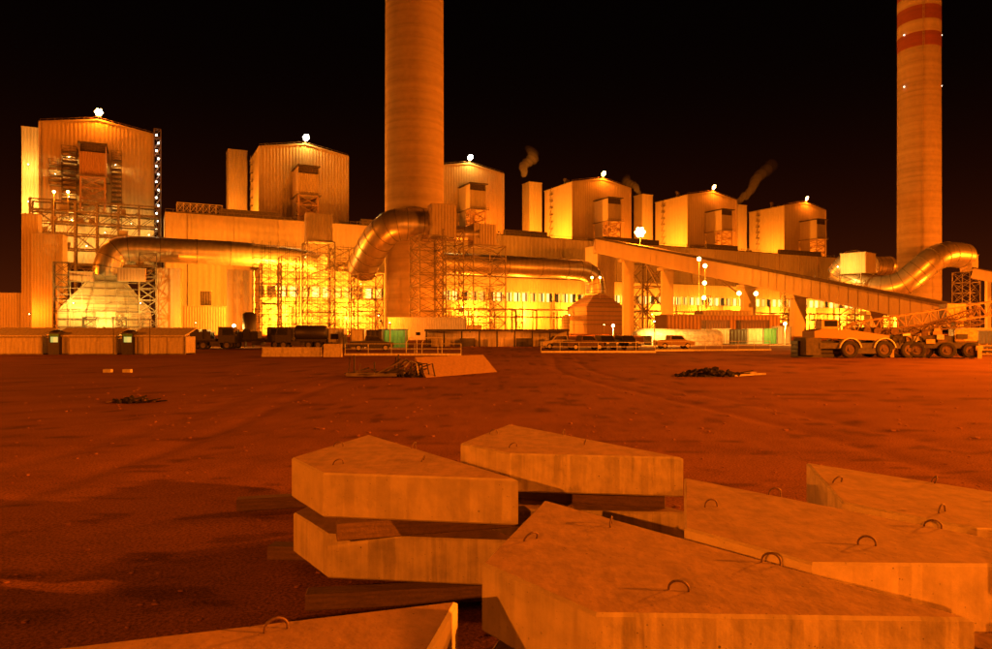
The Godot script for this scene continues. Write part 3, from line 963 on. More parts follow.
func hood(u: float, v: float, w: float, top: float, eave: float, label: String, m: Material, top_w: float, dp: float):
	var t := thing("duct_hood", label, "duct hood", W(u, v), ROW)
	var b := MB.new()
	var h := w / 2
	var k := top_w / 2
	var e := dp / 2
	for s in [-1.0, 1.0]:
		b.quad(Vector3(-h, 0, s * e), Vector3(-h, eave, s * e), Vector3(h, eave, s * e), Vector3(h, 0, s * e))
		b.quad(Vector3(-h, eave, s * e), Vector3(-k, top, s * k), Vector3(k, top, s * k), Vector3(h, eave, s * e))
		b.quad(Vector3(s * h, 0, -e), Vector3(s * h, eave, -e), Vector3(s * h, eave, e), Vector3(s * h, 0, e))
		b.quad(Vector3(s * h, eave, -e), Vector3(s * k, top, -k), Vector3(s * k, top, k), Vector3(s * h, eave, e))
	b.quad(Vector3(-k, top, -k), Vector3(k, top, -k), Vector3(k, top, k), Vector3(-k, top, k))
	obj("casing", b, m, t)
	var n := 7
	for i in n:
		var y := eave * 0.35 + (top - eave * 0.35) * i / n
		var f := clampf((y - eave) / (top - eave), 0.0, 1.0)
		var x := lerpf(h, k, f) + 0.2
		var z := lerpf(e, k, f) + 0.25
		var r := MB.new()
		r.box(Vector3(0, y, z), Vector3(x * 2, 0.5, 0.5)); r.box(Vector3(0, y, -z), Vector3(x * 2, 0.5, 0.5))
		r.box(Vector3(x, y, 0), Vector3(0.5, 0.5, z * 2)); r.box(Vector3(-x, y, 0), Vector3(0.5, 0.5, z * 2))
		obj("stiffener", r, M.steel, t)
	return t

func clad_box(at: Vector3, turn: float, size: Vector3, label: String, m: Material, called := "clad_building", category := "building", step := 1.2):
	var t := thing(called, label, category, at, turn)
	var h := size * 0.5
	var q := [Vector3(-h.x, 0, h.z), Vector3(h.x, 0, h.z), Vector3(h.x, 0, -h.z), Vector3(-h.x, 0, -h.z)]
	var n := [Vector3(0, 0, 1), Vector3(1, 0, 0), Vector3(0, 0, -1), Vector3(-1, 0, 0)]
	for i in 4:
		var w := MB.new()
		w.ribbed(q[i], q[(i + 1) % 4], 0, size.y, size.y, n[i], step, 0.07 * step)
		obj("wall", w, m, t)
	var r := MB.new()
	r.box(Vector3(0, size.y + 0.15, 0), Vector3(size.x + 0.5, 0.3, size.z + 0.5))
	obj("roof", r, M.cladding_grey, t)
	if at.y > 1.0:
		r = MB.new()
		r.box(Vector3(0, 0.1, 0), Vector3(size.x - 0.1, 0.2, size.z - 0.1))
		obj("underside", r, M.steel, t)
	return t

func ducts():
	# duct of the first unit: hood, elbow and the long level run
	duct("long level flue duct with an elbow, above the yellow lit hood", [W(8, 85, 27), W(8.5, 85, 33), W(11.5, 85, 39), W(18, 85, 41), W(40, 85, 41), W(62, 85, 41), W(84, 85, 40), W(98, 87, 38.5), W(106, 92, 36)], 6.0, 7)
	hood(8, 85, 37, 28, 11, "pale pyramid hood with ribs under the long duct's elbow", M.cladding, 11, 26)
	duct("huge silver duct elbow curving into the near chimney", [S(362, 306, 29.5), S(368, 300, 34), S(377, 294, 40), S(390, 290, 44.8), S(404, 290, 46.3), S(428, 293, 46)], 6.6, 5)
	duct("level flue duct running right from the lattice towers to the brown hood", [W(165, 85, 41), W(200, 85, 41), W(235, 85, 41), W(262, 85, 41), W(274, 85, 40.5), W(281, 85, 37), W(283.5, 85, 31), W(284, 85, 26)], 6.2, 7)
	hood(284, 85, 29, 25, 17, "brown gabled hood under the right end of the second duct", M.cladding_brown, 9, 22)
	duct("short duct stub between the near chimney and the right lattice towers", [S(428, 294, 43), S(455, 296, 43), S(478, 298, 43)], 3.2, 3)
	duct("silver duct snaking up beside the banded chimney", [S(838, 395, 34), S(858, 385, 28), S(880, 378, 25), S(902, 372, 27), S(918, 368, 33), S(932, 366, 39), S(946, 368, 42), S(964, 374, 42)], 6.6, 5)
	duct("lower flank duct of the banded chimney", [S(836, 392, 34), S(846, 388, 40), S(856, 390, 42)], 5.0, 3)
	duct("dark drum shaped duct end beside the banded chimney", [S(872, 396, 38.5), S(890, 398, 38.5)], 5.6, 2)
	clad_box(S(858, 384, 33), 0.72, Vector3(14, 11, 13), "pale clad box perched left of the banded chimney", M.cladding)
	clad_box(S(969, 372, 33), 0.5, Vector3(6, 9, 6), "small pale clad box at the top end of the snaking duct", M.cladding)
	clad_box(S(318.5, 318, 42), 0.35, Vector3(11.5, 12.5, 9), "bright ribbed clad box on the scaffold towers between the two left ducts", M.cladding)
	clad_box(S(442, 286, 40), 0.3, Vector3(10, 13, 8), "narrow clad box against the near chimney's right side", M.cladding)
	clad_box(S(482, 300, 38), 0.35, Vector3(10, 9, 8), "plain clad box on top of the right lattice towers", M.cladding_grey)
	clad_box(S(50, 345), 0.35, Vector3(13, 49, 10), "tall windowless pale block left of the yellow lit hood", M.cladding)
	clad_box(S(32, 352), 0.35, Vector3(7, 60, 8), "slim tall service shaft at the left end of the plant", M.cladding_grey)
	clad_box(S(4, 360), 0.3, Vector3(34, 21, 14), "low ribbed shed at the left edge of the picture", M.cladding)
	clad_box(S(169, 330), 0.3, Vector3(10.5, 31, 7), "pale greenish concrete pier under the long duct, near its elbow", M.pier, "duct_pier", "pier", 4.0)
	clad_box(S(241, 340), 0.3, Vector3(12, 31, 7), "pale concrete pier under the long duct, right of the striped shed", M.pier, "duct_pier", "pier", 4.0)
	clad_box(S(204, 352), 0.35, Vector3(23, 14, 10), "grey striped shed between the two duct piers", M.cladding_grey)
	clad_box(S(206, 356, 15), 0.35, Vector3(5, 7, 5), "small dark box on the striped shed", M.roof_dark)
	for p in [["lattice trestle under the long duct's right end", 270, 330, 8.5, 34.0], ["slim lattice tower left of the scaffold with the clad box", 289, 322, 8.0, 36.0], ["wide lattice tower carrying the bright ribbed clad box", 318.5, 318, 12.0, 42.0], ["lattice tower between the clad box and the huge elbow", 342, 322, 9.0, 40.0], ["lattice trestle below the foot of the huge elbow", 367, 300, 11.0, 26.0], ["tall lattice tower standing against the near chimney", 428, 282, 11.0, 40.0], ["lattice tower right of the near chimney", 449, 288, 9.0, 43.0], ["lattice tower carrying the plain clad box", 482, 300, 15.0, 38.0], ["lattice tower right of the yellow lit hood", 148, 318, 7.0, 37.0], ["lattice tower left of the yellow lit hood", 62, 318, 6.0, 33.0], ["lattice trestle under the small box at the duct's top end", 966, 372, 9.0, 33.0], ["lattice trestle under the pale box by the banded chimney", 858, 384, 13.0, 33.0]]:
		truss_tower(p[1], p[2], p[3], p[4], p[0], 5.2, 0.42)
	# platforms hung in the scaffold maze round the first chimney
	var z := thing("scaffolding", "dense maze of scaffold tubes behind the lattice towers", "scaffolding", S(300, 338), ROW)
	var b := MB.new()
	for k in 15:
		for j in 2: b.bar(Vector3(-22 + k * 3.8, 0, j * 5), Vector3(-22 + k * 3.8, 44, j * 5), 0.2)
	obj("standards", b, M.steel, z)
	b = MB.new()
	for y in 14:
		for j in 2: b.bar(Vector3(-22, 3 + y * 3.0, j * 5), Vector3(31.2, 3 + y * 3.0, j * 5), 0.2)
	for k in 60:
		var x := -22 + rng.randi_range(0, 13) * 3.8
		var y := rng.randi_range(0, 12) * 3.0 + 3
		b.bar(Vector3(x, y, 5), Vector3(x + 3.8, y + 3, 5), 0.2)
	obj("ledgers", b, M.steel, z)
	# side platforms with boxes beside the lit hood's neck
	for q in [[82, 312, 9.0, 4.0, "brown ribbed box left of the hood's neck"], [132, 312, 11.0, 5.5, "brown ribbed box right of the hood's neck"]]:
		clad_box(S(q[0], q[1], 24), 0.42, Vector3(q[2], q[3], 6), q[4], M.cladding_brown)

func conveyor():
	var p0 := Vector3(49, 45.0, -330)
	var p1 := Vector3(142.5, 9.2, -215)
	var t := thing("conveyor_gallery", "long sloping coal conveyor gallery on concrete pillars, descending to the right", "conveyor", Vector3(p0.x, 0, p0.z))
	var o := Vector3(p0.x, 0, p0.z)
	var a := p0 - o
	var b := p1 - o
	var h := Vector3(0, 6.2, 0)
	var dn := (b - a).normalized()
	var sd := Vector3(dn.z, 0, -dn.x).normalized() * 3.2
	for s in [-1.0, 1.0]:
		var w := MB.new()
		var n := 46
		for i in n:
			var q0: Vector3 = a.lerp(b, float(i) / n) + sd * s
			var q1: Vector3 = a.lerp(b, float(i + 1) / n) + sd * s
			var off: Vector3 = sd.normalized() * s * 0.12
			var m0: Vector3 = q0.lerp(q1, 0.06)
			w.quad(q0 - h, q0, m0, m0 - h)
			w.quad(m0 - h + off, m0 + off, q1 + off, q1 - h + off)
		obj("side_cladding", w, M.cladding, t)
	var f := MB.new()
	f.bar(a - h, b - h, 6.6, 0.6)
	obj("floor_beam", f, M.pier, t)
	var r := MB.new()
	r.bar(a + Vector3(0, 0.5, 0), b + Vector3(0, 0.5, 0), 7.4, 0.9)
	obj("roof", r, M.roof_dark, t)
	for q in [0.115, 0.26, 0.517, 0.652, 0.83]:
		var c := a.lerp(b, q)
		var pl := MB.new()
		var top: float = c.y - 6.6
		pl.slab([Vector2(-2.3, -1.6), Vector2(2.3, -1.6), Vector2(2.3, 1.6), Vector2(-2.3, 1.6)], 0, top - 1.2, 0.15)
		pl.box(Vector3(0, top - 0.6, 0), Vector3(7.6, 1.2, 3.6))
		var g := obj("pillar", pl, M.pier, t)
		g.position = Vector3(c.x, 0, c.z)
		g.rotation.y = 0.1
	# inclined braces at the upper bay
	var br := MB.new()
	for q in [[0.18, 0.26], [0.42, 0.517]]:
		br.bar(a.lerp(b, q[0]) - h, a.lerp(b, q[1]) * Vector3(1, 0, 1) + Vector3(0, 14, 0), 0.5)
	obj("brace", br, M.steel, t)
	# transfer tower and level link into the hall
	clad_box(S(600, 472), ROW, Vector3(14, 58, 14), "plain transfer tower at the top of the sloping conveyor", M.cladding, "transfer_tower", "tower", 2.0)
	var l := thing("link_gallery", "level conveyor bridge joining the transfer tower and the hall", "conveyor", Vector3(49, 40, -330), 0)
	var e0 := Vector3(0.6, 2.4, 0.4)
	var e1 := S(598, 465, 55.5) - l.position
	var bb := MB.new()
	bb.bar(e0, e1, 6.4, 5.0)
	obj("gallery", bb, M.cladding, l)
	bb = MB.new()
	bb.bar(e0 + Vector3(0, 2.9, 0), e1 + Vector3(0, 2.9, 0), 7.2, 0.6)
	obj("roof", bb, M.roof_dark, l)
	# second, distant gallery at the right edge
	var z := thing("conveyor_gallery", "distant conveyor gallery leaving the picture at the right edge", "conveyor", S(972, 365, 30), 0)
	bb = MB.new()
	bb.bar(Vector3(0, 2, 0), S(1040, 350, 24) - z.position, 5.5, 5.0)
	obj("gallery", bb, M.cladding, z)
	bb = MB.new()
	bb.bar(Vector3(0, 4.8, 0), S(1040, 350, 26.8) - z.position, 6.2, 0.6)
	obj("roof", bb, M.roof_dark, z)
	for x in [988, 1020]:
		var k := MB.new()
		var p := S(x, 361) - Vector3(z.position.x, 0, z.position.z)
		k.box(Vector3(p.x, -16.0, p.z), Vector3(2.0, 27.8, 2.0))
		obj("leg", k, M.pier, z)
# ---------------------------------------------------------------- yard
func wheel_mesh(r: float, w: float) -> ArrayMesh:
	var m := MB.new()
	var pr := [[0.0, 0.62], [0.0, 0.9], [0.12, 1.0], [0.88, 1.0], [1.0, 0.9], [1.0, 0.62]]
	var n := 20
	for i in pr.size():
		var j := (i + 1) % pr.size()
		for k in n:
			var a0 := TAU * k / n
			var a1 := TAU * (k + 1) / n
			var f := func(q, a): return Vector3(cos(a) * r * q[1], sin(a) * r * q[1], (q[0] - 0.5) * w)
			m.quad(f.call(pr[i], a0), f.call(pr[j], a0), f.call(pr[j], a1), f.call(pr[i], a1))
	return m.mesh()

func hub_mesh(r: float, w: float) -> ArrayMesh:
	var m := MB.new()
	m.tube([Vector3(0, 0, -w * 0.32), Vector3(0, 0, w * 0.32)], r * 0.62, 16)
	m.tube([Vector3(0, 0, w * 0.32), Vector3(0, 0, w * 0.48)], r * 0.25, 10)
	m.tube([Vector3(0, 0, -w * 0.48), Vector3(0, 0, -w * 0.32)], r * 0.25, 10)
	return m.mesh()

func add_wheels(t: Node3D, spots: Array, r: float, w: float, hub: Material):
	var wm := wheel_mesh(r, w)
	var hm := hub_mesh(r, w)
	for s in spots:
		var o := obj("wheel", wm, M.rubber, t)
		o.position = s
		obj("rim", hm, hub, o)

# a lorry pointing along +x: cab, chassis, load; length l
func lorry(at: Vector3, turn: float, l: float, cargo: int, label: String, cab_m: Material):
	var t := thing("lorry", label, "lorry", at, turn, "lorries parked behind the barriers")
	var ch := MB.new()
	ch.box(Vector3(-0.2, 0.95, 0), Vector3(l - 0.6, 0.3, 0.9))
	ch.box(Vector3(l * 0.1, 0.7, 0), Vector3(1.2, 0.5, 2.2))
	obj("chassis", ch, M.steel_dark, t)
	var c := MB.new()
	var f := l / 2
	var prof := [Vector2(f - 2.0, 0.8), Vector2(f, 0.8), Vector2(f, 1.75), Vector2(f - 0.25, 2.75), Vector2(f - 2.0, 2.8)]
	for s in [-1.15, 1.15]:
		for k in range(1, 4): c.tri(Vector3(prof[0].x, prof[0].y, s), Vector3(prof[k].x, prof[k].y, s), Vector3(prof[k + 1].x, prof[k + 1].y, s))
	for k in 5:
		var a: Vector2 = prof[k]
		var b: Vector2 = prof[(k + 1) % 5]
		c.quad(Vector3(a.x, a.y, -1.15), Vector3(b.x, b.y, -1.15), Vector3(b.x, b.y, 1.15), Vector3(a.x, a.y, 1.15))
	var cab := obj("cab", c, cab_m, t)
	var g := MB.new()
	for s in [-1.17, 1.17]: g.quad(Vector3(f - 1.5, 1.75, s), Vector3(f - 0.12, 1.75, s), Vector3(f - 0.36, 2.55, s), Vector3(f - 1.5, 2.55, s))
	g.quad(Vector3(f + 0.02, 1.8, -1), Vector3(f + 0.02, 1.8, 1), Vector3(f - 0.2, 2.65, 1), Vector3(f - 0.2, 2.65, -1))
	obj("window", g, M.glass, cab)
	var ld := MB.new()
	var lx := -1.1
	var ll := l - 2.4
	if cargo == 0:      # tipper body
		for s in [-1.2, 1.2]: ld.box(Vector3(lx, 1.75, s), Vector3(ll, 1.2, 0.12))
		ld.box(Vector3(lx, 1.2, 0), Vector3(ll, 0.15, 2.4)); ld.box(Vector3(lx - ll / 2, 1.8, 0), Vector3(0.12, 1.3, 2.4)); ld.box(Vector3(lx + ll / 2, 1.9, 0), Vector3(0.12, 1.5, 2.4))
		for k in 6: ld.box(Vector3(lx - ll / 2 + 0.3 + k * (ll - 0.6) / 5, 1.75, 1.3), Vector3(0.12, 1.2, 0.1))
	elif cargo == 1:    # flatbed with bundles
		ld.box(Vector3(lx, 1.2, 0), Vector3(ll, 0.2, 2.4))
		for k in 5: ld.box(Vector3(lx - ll / 2 + 0.8 + k * (ll - 1.2) / 5, 1.75 + 0.15 * (k % 2), 0.1 * (k % 3)), Vector3(ll / 6.5, 0.9 + 0.3 * (k % 2), 2.0))
	else:              # tanker
		ld.tube([Vector3(lx - ll / 2, 2.0, 0), Vector3(lx - ll / 2 + 0.2, 2.0, 0), Vector3(lx + ll / 2 - 0.2, 2.0, 0), Vector3(lx + ll / 2, 2.0, 0)], [0.8, 1.0, 1.0, 0.8], 20)
		ld.box(Vector3(lx, 1.1, 0), Vector3(ll, 0.25, 1.2))
	obj("load_body", ld, M.dark_paint, t)
	var ws := []
	for x in [f - 1.0, -f + 1.0, -f + 2.2]:
		for z in [-1.0, 1.0]: ws.append(Vector3(x, 0.5, z))
	add_wheels(t, ws, 0.5, 0.35, M.steel)
	return t

func pickup(at: Vector3, turn: float, label: String, paint: Material):
	var t := thing("pickup_truck", label, "pickup truck", at, turn, "pickups parked behind the railing")
	var b := MB.new()
	var prof := [Vector2(-2.5, 0.45), Vector2(2.4, 0.45), Vector2(2.45, 0.95), Vector2(1.3, 1.1), Vector2(0.75, 1.7), Vector2(-0.7, 1.75), Vector2(-0.85, 1.15), Vector2(-2.5, 1.1)]
	for s in [-0.88, 0.88]:
		var tri := Geometry2D.triangulate_polygon(PackedVector2Array(prof))
		for k in range(0, tri.size(), 3):
			b.tri(Vector3(prof[tri[k]].x, prof[tri[k]].y, s), Vector3(prof[tri[k + 1]].x, prof[tri[k + 1]].y, s), Vector3(prof[tri[k + 2]].x, prof[tri[k + 2]].y, s))
	for k in 8:
		var a: Vector2 = prof[k]
		var c: Vector2 = prof[(k + 1) % 8]
		b.quad(Vector3(a.x, a.y, -0.88), Vector3(c.x, c.y, -0.88), Vector3(c.x, c.y, 0.88), Vector3(a.x, a.y, 0.88))
	obj("body", b, paint, t)
	var g := MB.new()
	for s in [-0.9, 0.9]: g.quad(Vector3(-0.65, 1.2, s), Vector3(1.05, 1.2, s), Vector3(0.65, 1.62, s), Vector3(-0.6, 1.66, s))
	g.quad(Vector3(1.27, 1.15, -0.8), Vector3(1.27, 1.15, 0.8), Vector3(0.8, 1.67, 0.75), Vector3(0.8, 1.67, -0.75))
	obj("window", g, M.glass, t)
	var l := MB.new()
	for s in [-0.62, 0.62]:
		l.box(Vector3(2.46, 0.82, s), Vector3(0.06, 0.16, 0.34))
	obj("headlight", l, M.galvanised, t)
	add_wheels(t, [Vector3(-1.5, 0.38, -0.8), Vector3(-1.5, 0.38, 0.8), Vector3(1.5, 0.38, -0.8), Vector3(1.5, 0.38, 0.8)], 0.38, 0.26, M.galvanised)

func cabin(at: Vector3, turn: float, size: Vector3, label: String, m: Material, group := "", door := -9.0, windows: Array = [], roof: Material = null, skillion := 0.0):
	var t := thing("site_cabin", label, "site cabin", at, turn, group)
	var b := MB.new()
	b.ribbed(Vector3(-size.x / 2, 0, size.z / 2), Vector3(size.x / 2, 0, size.z / 2), 0.12, size.y, size.y, Vector3(0, 0, 1), 0.55, 0.035)
	b.ribbed(Vector3(size.x / 2, 0, size.z / 2), Vector3(size.x / 2, 0, -size.z / 2), 0.12, size.y, size.y, Vector3(1, 0, 0), 0.55, 0.035)
	b.ribbed(Vector3(-size.x / 2, 0, -size.z / 2), Vector3(-size.x / 2, 0, size.z / 2), 0.12, size.y, size.y, Vector3(-1, 0, 0), 0.55, 0.035)
	b.ribbed(Vector3(-size.x / 2, 0, -size.z / 2), Vector3(size.x / 2, 0, -size.z / 2), 0.12, size.y, size.y, Vector3(0, 0, -1), 0.55, 0.035)
	obj("walls", b, m, t)
	var r := MB.new()
	var a := [Vector3(-size.x / 2 - 0.12, size.y, size.z / 2 + 0.25), Vector3(size.x / 2 + 0.12, size.y, size.z / 2 + 0.25), Vector3(size.x / 2 + 0.12, size.y + skillion, -size.z / 2), Vector3(-size.x / 2 - 0.12, size.y + skillion, -size.z / 2)]
	var up := Vector3(0, 0.14, 0)
	r.quad(a[0], a[1], a[2], a[3]); r.quad(a[0] + up, a[1] + up, a[2] + up, a[3] + up)
	for k in 4: r.quad(a[k], a[(k + 1) % 4], a[(k + 1) % 4] + up, a[k] + up)
	obj("roof", r, roof if roof else m, t)
	for k in [-1.0, 1.0]:
		var s := MB.new()
		s.box(Vector3(0, 0.06, k * (size.z / 2 - 0.05)), Vector3(size.x, 0.12, 0.15))
		obj("skid", s, M.steel, t)
		s = MB.new()
		s.box(Vector3(k * size.x / 2, size.y / 2, size.z / 2), Vector3(0.14, size.y, 0.14))
		obj("corner_post", s, M.steel, t)
	if door > -8.0:
		var d := MB.new()
		d.box(Vector3(door, 1.08, size.z / 2 + 0.05), Vector3(0.9, 1.95, 0.06))
		obj("door", d, M.dark_paint, t)
	for w in windows:
		var f := MB.new()
		f.box(Vector3(w, 1.55, size.z / 2 + 0.05), Vector3(1.1, 0.8, 0.06))
		var fr := obj("window", f, M.galvanised, t)
		f = MB.new()
		f.box(Vector3(w, 1.55, size.z / 2 + 0.085), Vector3(0.98, 0.68, 0.03))
		obj("pane", f, M.glass, fr)
	return t

func railing(a: Vector3, b: Vector3, label: String, kerb: bool):
	var t := thing("railing", label, "railing", a, 0)
	var e := b - a
	var n := maxi(2, int(e.length() / 1.9))
	var pm := MB.new()
	pm.tube([Vector3.ZERO, Vector3(0, 1.12, 0)], 0.035, 8)
	var mesh := pm.mesh()
	for k in n + 1: obj("post", mesh, M.galvanised, t).position = e * k / n
	for y in [1.1, 0.62]:
		var r := MB.new()
		r.bar(Vector3(0, y, 0), e + Vector3(0, y, 0), 0.06)
		obj("rail", r, M.galvanised, t)
	if kerb:
		var k := MB.new()
		k.bar(Vector3(0, 0.1, 0.2), e + Vector3(0, 0.1, 0.2), 0.3, 0.2)
		obj("kerb", k, M.white_paint, t)

func barrier(at: Vector3, turn: float, l: float, h: float, label: String):
	var m := MB.new()
	var pr := [Vector2(-0.32, 0), Vector2(0.32, 0), Vector2(0.32, 0.1 * h), Vector2(0.14, 0.4 * h), Vector2(0.1, h), Vector2(-0.1, h), Vector2(-0.14, 0.4 * h), Vector2(-0.32, 0.1 * h)]
	for k in 8:
		var a: Vector2 = pr[k]
		var b: Vector2 = pr[(k + 1) % 8]
		m.quad(Vector3(-l / 2, a.y, a.x), Vector3(l / 2, a.y, a.x), Vector3(l / 2, b.y, b.x), Vector3(-l / 2, b.y, b.x))
	for s in [-1.0, 1.0]:
		for k in range(1, 7): m.tri(Vector3(s * l / 2, pr[0].y, pr[0].x), Vector3(s * l / 2, pr[k].y, pr[k].x), Vector3(s * l / 2, pr[k + 1].y, pr[k + 1].x))
	var o := obj("concrete_barrier", m, M.precast)
	o.position = at
	o.rotation.y = turn
	tag(o, label, "barrier", "concrete barriers at the yard edge")

func yard():
	# three site cabins with lean-to roofs on the left, booths between them
	var cl := ["cream site cabin cut by the left edge of the picture", "cream site cabin between the two green windowed booths", "cream site cabin with lean-to roof, right of the booths"]
	var cx := [22.0, 92.0, 164.0]
	for i in 3:
		cabin(S(cx[i], 69.5), 0.0, Vector3([5.6, 6.1, 5.2][i], 1.75, 2.4), cl[i], M.cabin_paint, "site cabins at the left yard edge", -9.0, [], M.cabin_roof, 0.75)
	for q in [[57.0, "dark booth with a green lit window, left of the middle cream cabin"], [130.0, "dark booth with a green lit window, right of the middle cream cabin"]]:
		var t := thing("guard_booth", q[1], "booth", S(q[0], 68.3), 0, "dark booths between the cream cabins")
		var b := MB.new()
		b.box(Vector3(0, 0.6, 0), Vector3(1.05, 1.2, 1.05)); b.box(Vector3(0, 2.0, -0.05), Vector3(1.05, 0.5, 0.95))
		for s in [-0.47, 0.47]: b.box(Vector3(s, 1.5, 0), Vector3(0.1, 0.6, 1.04))
		b.tube([Vector3(0, 2.2, 0), Vector3(0, 2.3, 0), Vector3(0, 2.42, 0)], [0.62, 0.5, 0.2], 16)
		obj("shell", b, M.dark_paint, t)
		b = MB.new()
		b.box(Vector3(0, 1.48, 0.3), Vector3(0.84, 0.55, 0.05))
		obj("lit_window", b, M.green_window, t)
		b = MB.new()
		b.box(Vector3(0, 1.9, 0.46), Vector3(0.9, 0.25, 0.06))
		obj("green_panel", b, M.green_paint, t)
	# dark utility poles in front of the cabins
	for q in [[113.5, 66.0, 3.6], [150.0, 66.2, 3.4]]:
		var p := MB.new()
		p.tube([Vector3.ZERO, Vector3(0, q[2], 0)], [0.05, 0.035], 8)
		p.box(Vector3(0, q[2], 0), Vector3(0.2, 0.06, 0.06))
		var o := obj("thin_pole", p, M.steel_dark)
		o.position = S(q[0], q[1])
		tag(o, "thin dark pole in front of the middle cream cabin" if q[0] < 120 else "thin dark pole in front of the right cream cabin", "pole", "thin poles before the cabins")
	# lorries in shadow behind the barriers
	lorry(S(212, 88), 0.15, 6.0, 1, "dark flatbed lorry right beside the last cream cabin", M.dark_paint)
	lorry(S(252, 92), 0.05, 8.5, 1, "dark lorry in front of the upright black tank", M.dark_paint)
	lorry(S(303, 90), PI, 6.4, 2, "dark tanker lorry behind the long concrete barrier", M.dark_paint)
	var tk := thing("upright_tank", "upright black tank behind the parked lorries", "tank", S(249.5, 97), 0)
	var m := MB.new()
	m.tube([Vector3(0, 2.2, 0), Vector3(0, 4.65, 0), Vector3(0, 4.85, 0)], [0.9, 0.9, 0.5], 24)
	obj("shell", m, M.dark_paint, tk)
	m = MB.new()
	for a in 4: m.box(Vector3(cos(a * PI / 2 + 0.6) * 0.75, 1.1, sin(a * PI / 2 + 0.6) * 0.75), Vector3(0.14, 2.2, 0.14))
	m.box(Vector3(0, 2.15, 0), Vector3(1.8, 0.12, 1.8))
	obj("stand", m, M.steel_dark, tk)
	barrier(S(292, 63), 0.0, 5.3, 0.85, "long low concrete barrier in front of the dark lorries")
	barrier(S(333, 62.5), 0.03, 1.6, 1.15, "short tall concrete barrier at the end of the long low one")
	cabin(S(333, 92), 0, Vector3(3.2, 2.5, 2.4), "white cabin behind the short concrete barrier", M.white_paint, "", -9.0, [0.5])
	cabin(S(359, 88), 0, Vector3(1.6, 2.4, 2.2), "narrow white cabin left of the dark container", M.white_paint)
	cabin(S(374, 90), 0, Vector3(2.3, 2.3, 2.4), "dark shipping container beside the narrow white cabin", M.dark_paint)
	cabin(S(394, 93), 0, Vector3(3.4, 2.4, 2.4), "green shipping container near the yard centre", M.green_paint, "", -9.0, [], M.dark_paint)
	pickup(S(372, 80), 0.2, "dark pickup in front of the green container", M.dark_paint)
	railing(S(345, 66), S(461, 66), "pale railing with a white kerb behind the tilted slab", true)
	railing(S(541, 74), S(655, 74), "pale railing with a white kerb in front of the pickups", true)
	railing(S(655, 79), S(770, 82), "far low railing in front of the container row", true)
	# barrier gate frames on the railing
	var gt := thing("gate_frame", "white tubular gate frames standing over the pale railing", "gate", S(422, 66.8), 0)
	m = MB.new()
	for q in [[-1.5, 1.0], [0.0, 1.9]]:
		m.tube([Vector3(q[0], 0, 0), Vector3(q[0], 1.2, 0), Vector3(q[0] + 0.3, 1.65, 0), Vector3(q[0] + q[1], 1.65, 0), Vector3(q[0] + q[1], 0, 0)], 0.04, 8)
	obj("frame", m, M.white_paint, gt)
	# plain white wall and open shed
	cabin(S(428, 165), 0, Vector3(18, 5.2, 6), "long plain white walled building at the foot of the near chimney", M.white_paint, "", -9.0, [-2.0, 1.5])
	var sh := thing("open_shed", "long open shed with a thin dark roof and lit bays", "shed", S(497, 101), 0)
	m = MB.new()
	m.box(Vector3(0, 2.35, 0), Vector3(20.5, 0.3, 4.2))
	obj("roof", m, M.roof_dark, sh)
	for k in 9:
		m = MB.new()
		m.box(Vector3(-10 + k * 2.5, 1.1, 1.8), Vector3(0.22, 2.2, 0.22))
		obj("post", m, M.steel_dark, sh)
	m = MB.new()
	m.box(Vector3(0, 1.1, -1.9), Vector3(20.4, 2.2, 0.15))
	obj("back_wall", m, M.cabin_paint, sh)
	for k in 5:
		m = MB.new()
		m.box(Vector3(-8.4 + k * 4.1, 0.6, -0.6), Vector3(2.2, 1.2, 1.2))
		obj("stored_crate", m, M.dark_paint if k % 2 else M.cabin_paint, sh)
	pickup(S(560, 88), PI + 0.15, "pale pickup half under the end of the open shed", M.cabin_paint)
	pickup(S(585, 84), 0.25, "brown pickup left of the dark pair behind the railing", M.rust)
	pickup(S(604, 86), -1.3, "dark pickup seen end on behind the railing", M.dark_paint)
	pickup(S(624, 87), -1.2, "dark pickup next to the white dome tent", M.dark_paint)
	pickup(S(674, 90), 0.1, "orange pickup before the long tent", M.orange_paint)
	# white marquee
	var tn := thing("marquee_tent", "white marquee with a domed end and long pale roof", "tent", S(676, 112), 0)
	m = MB.new()
	for k in 12:
		var a0 := PI * k / 12.0
		var a1 := PI * (k + 1) / 12.0
		m.quad(Vector3(-4.6, 1.5 + sin(a0) * 1.2, cos(a0) * 3), Vector3(6.5, 1.5 + sin(a0) * 0.9, cos(a0) * 3), Vector3(6.5, 1.5 + sin(a1) * 0.9, cos(a1) * 3), Vector3(-4.6, 1.5 + sin(a1) * 1.2, cos(a1) * 3))
	for i in 5:
		for k in 12:
			var f := func(r, a): return Vector3(-4.6 - cos(r) * 2.4 + 0.0, 1.5 + sin(r) * sin(a) * 1.2, cos(a) * sin(r) * 3)
			var r0 := PI / 2 * i / 5.0
			var r1 := PI / 2 * (i + 1) / 5.0
			m.quad(f.call(r0, PI * k / 12), f.call(r1, PI * k / 12), f.call(r1, PI * (k + 1) / 12), f.call(r0, PI * (k + 1) / 12))
	obj("canopy", m, M.canvas, tn)
	m = MB.new()
	m.box(Vector3(1, 0.75, 2.9), Vector3(11, 1.5, 0.08))
	obj("side_wall", m, M.canvas, tn)
	m = MB.new()
	m.box(Vector3(1, 0.75, -2.9), Vector3(11, 1.5, 0.08))
	obj("side_wall", m, M.canvas, tn)
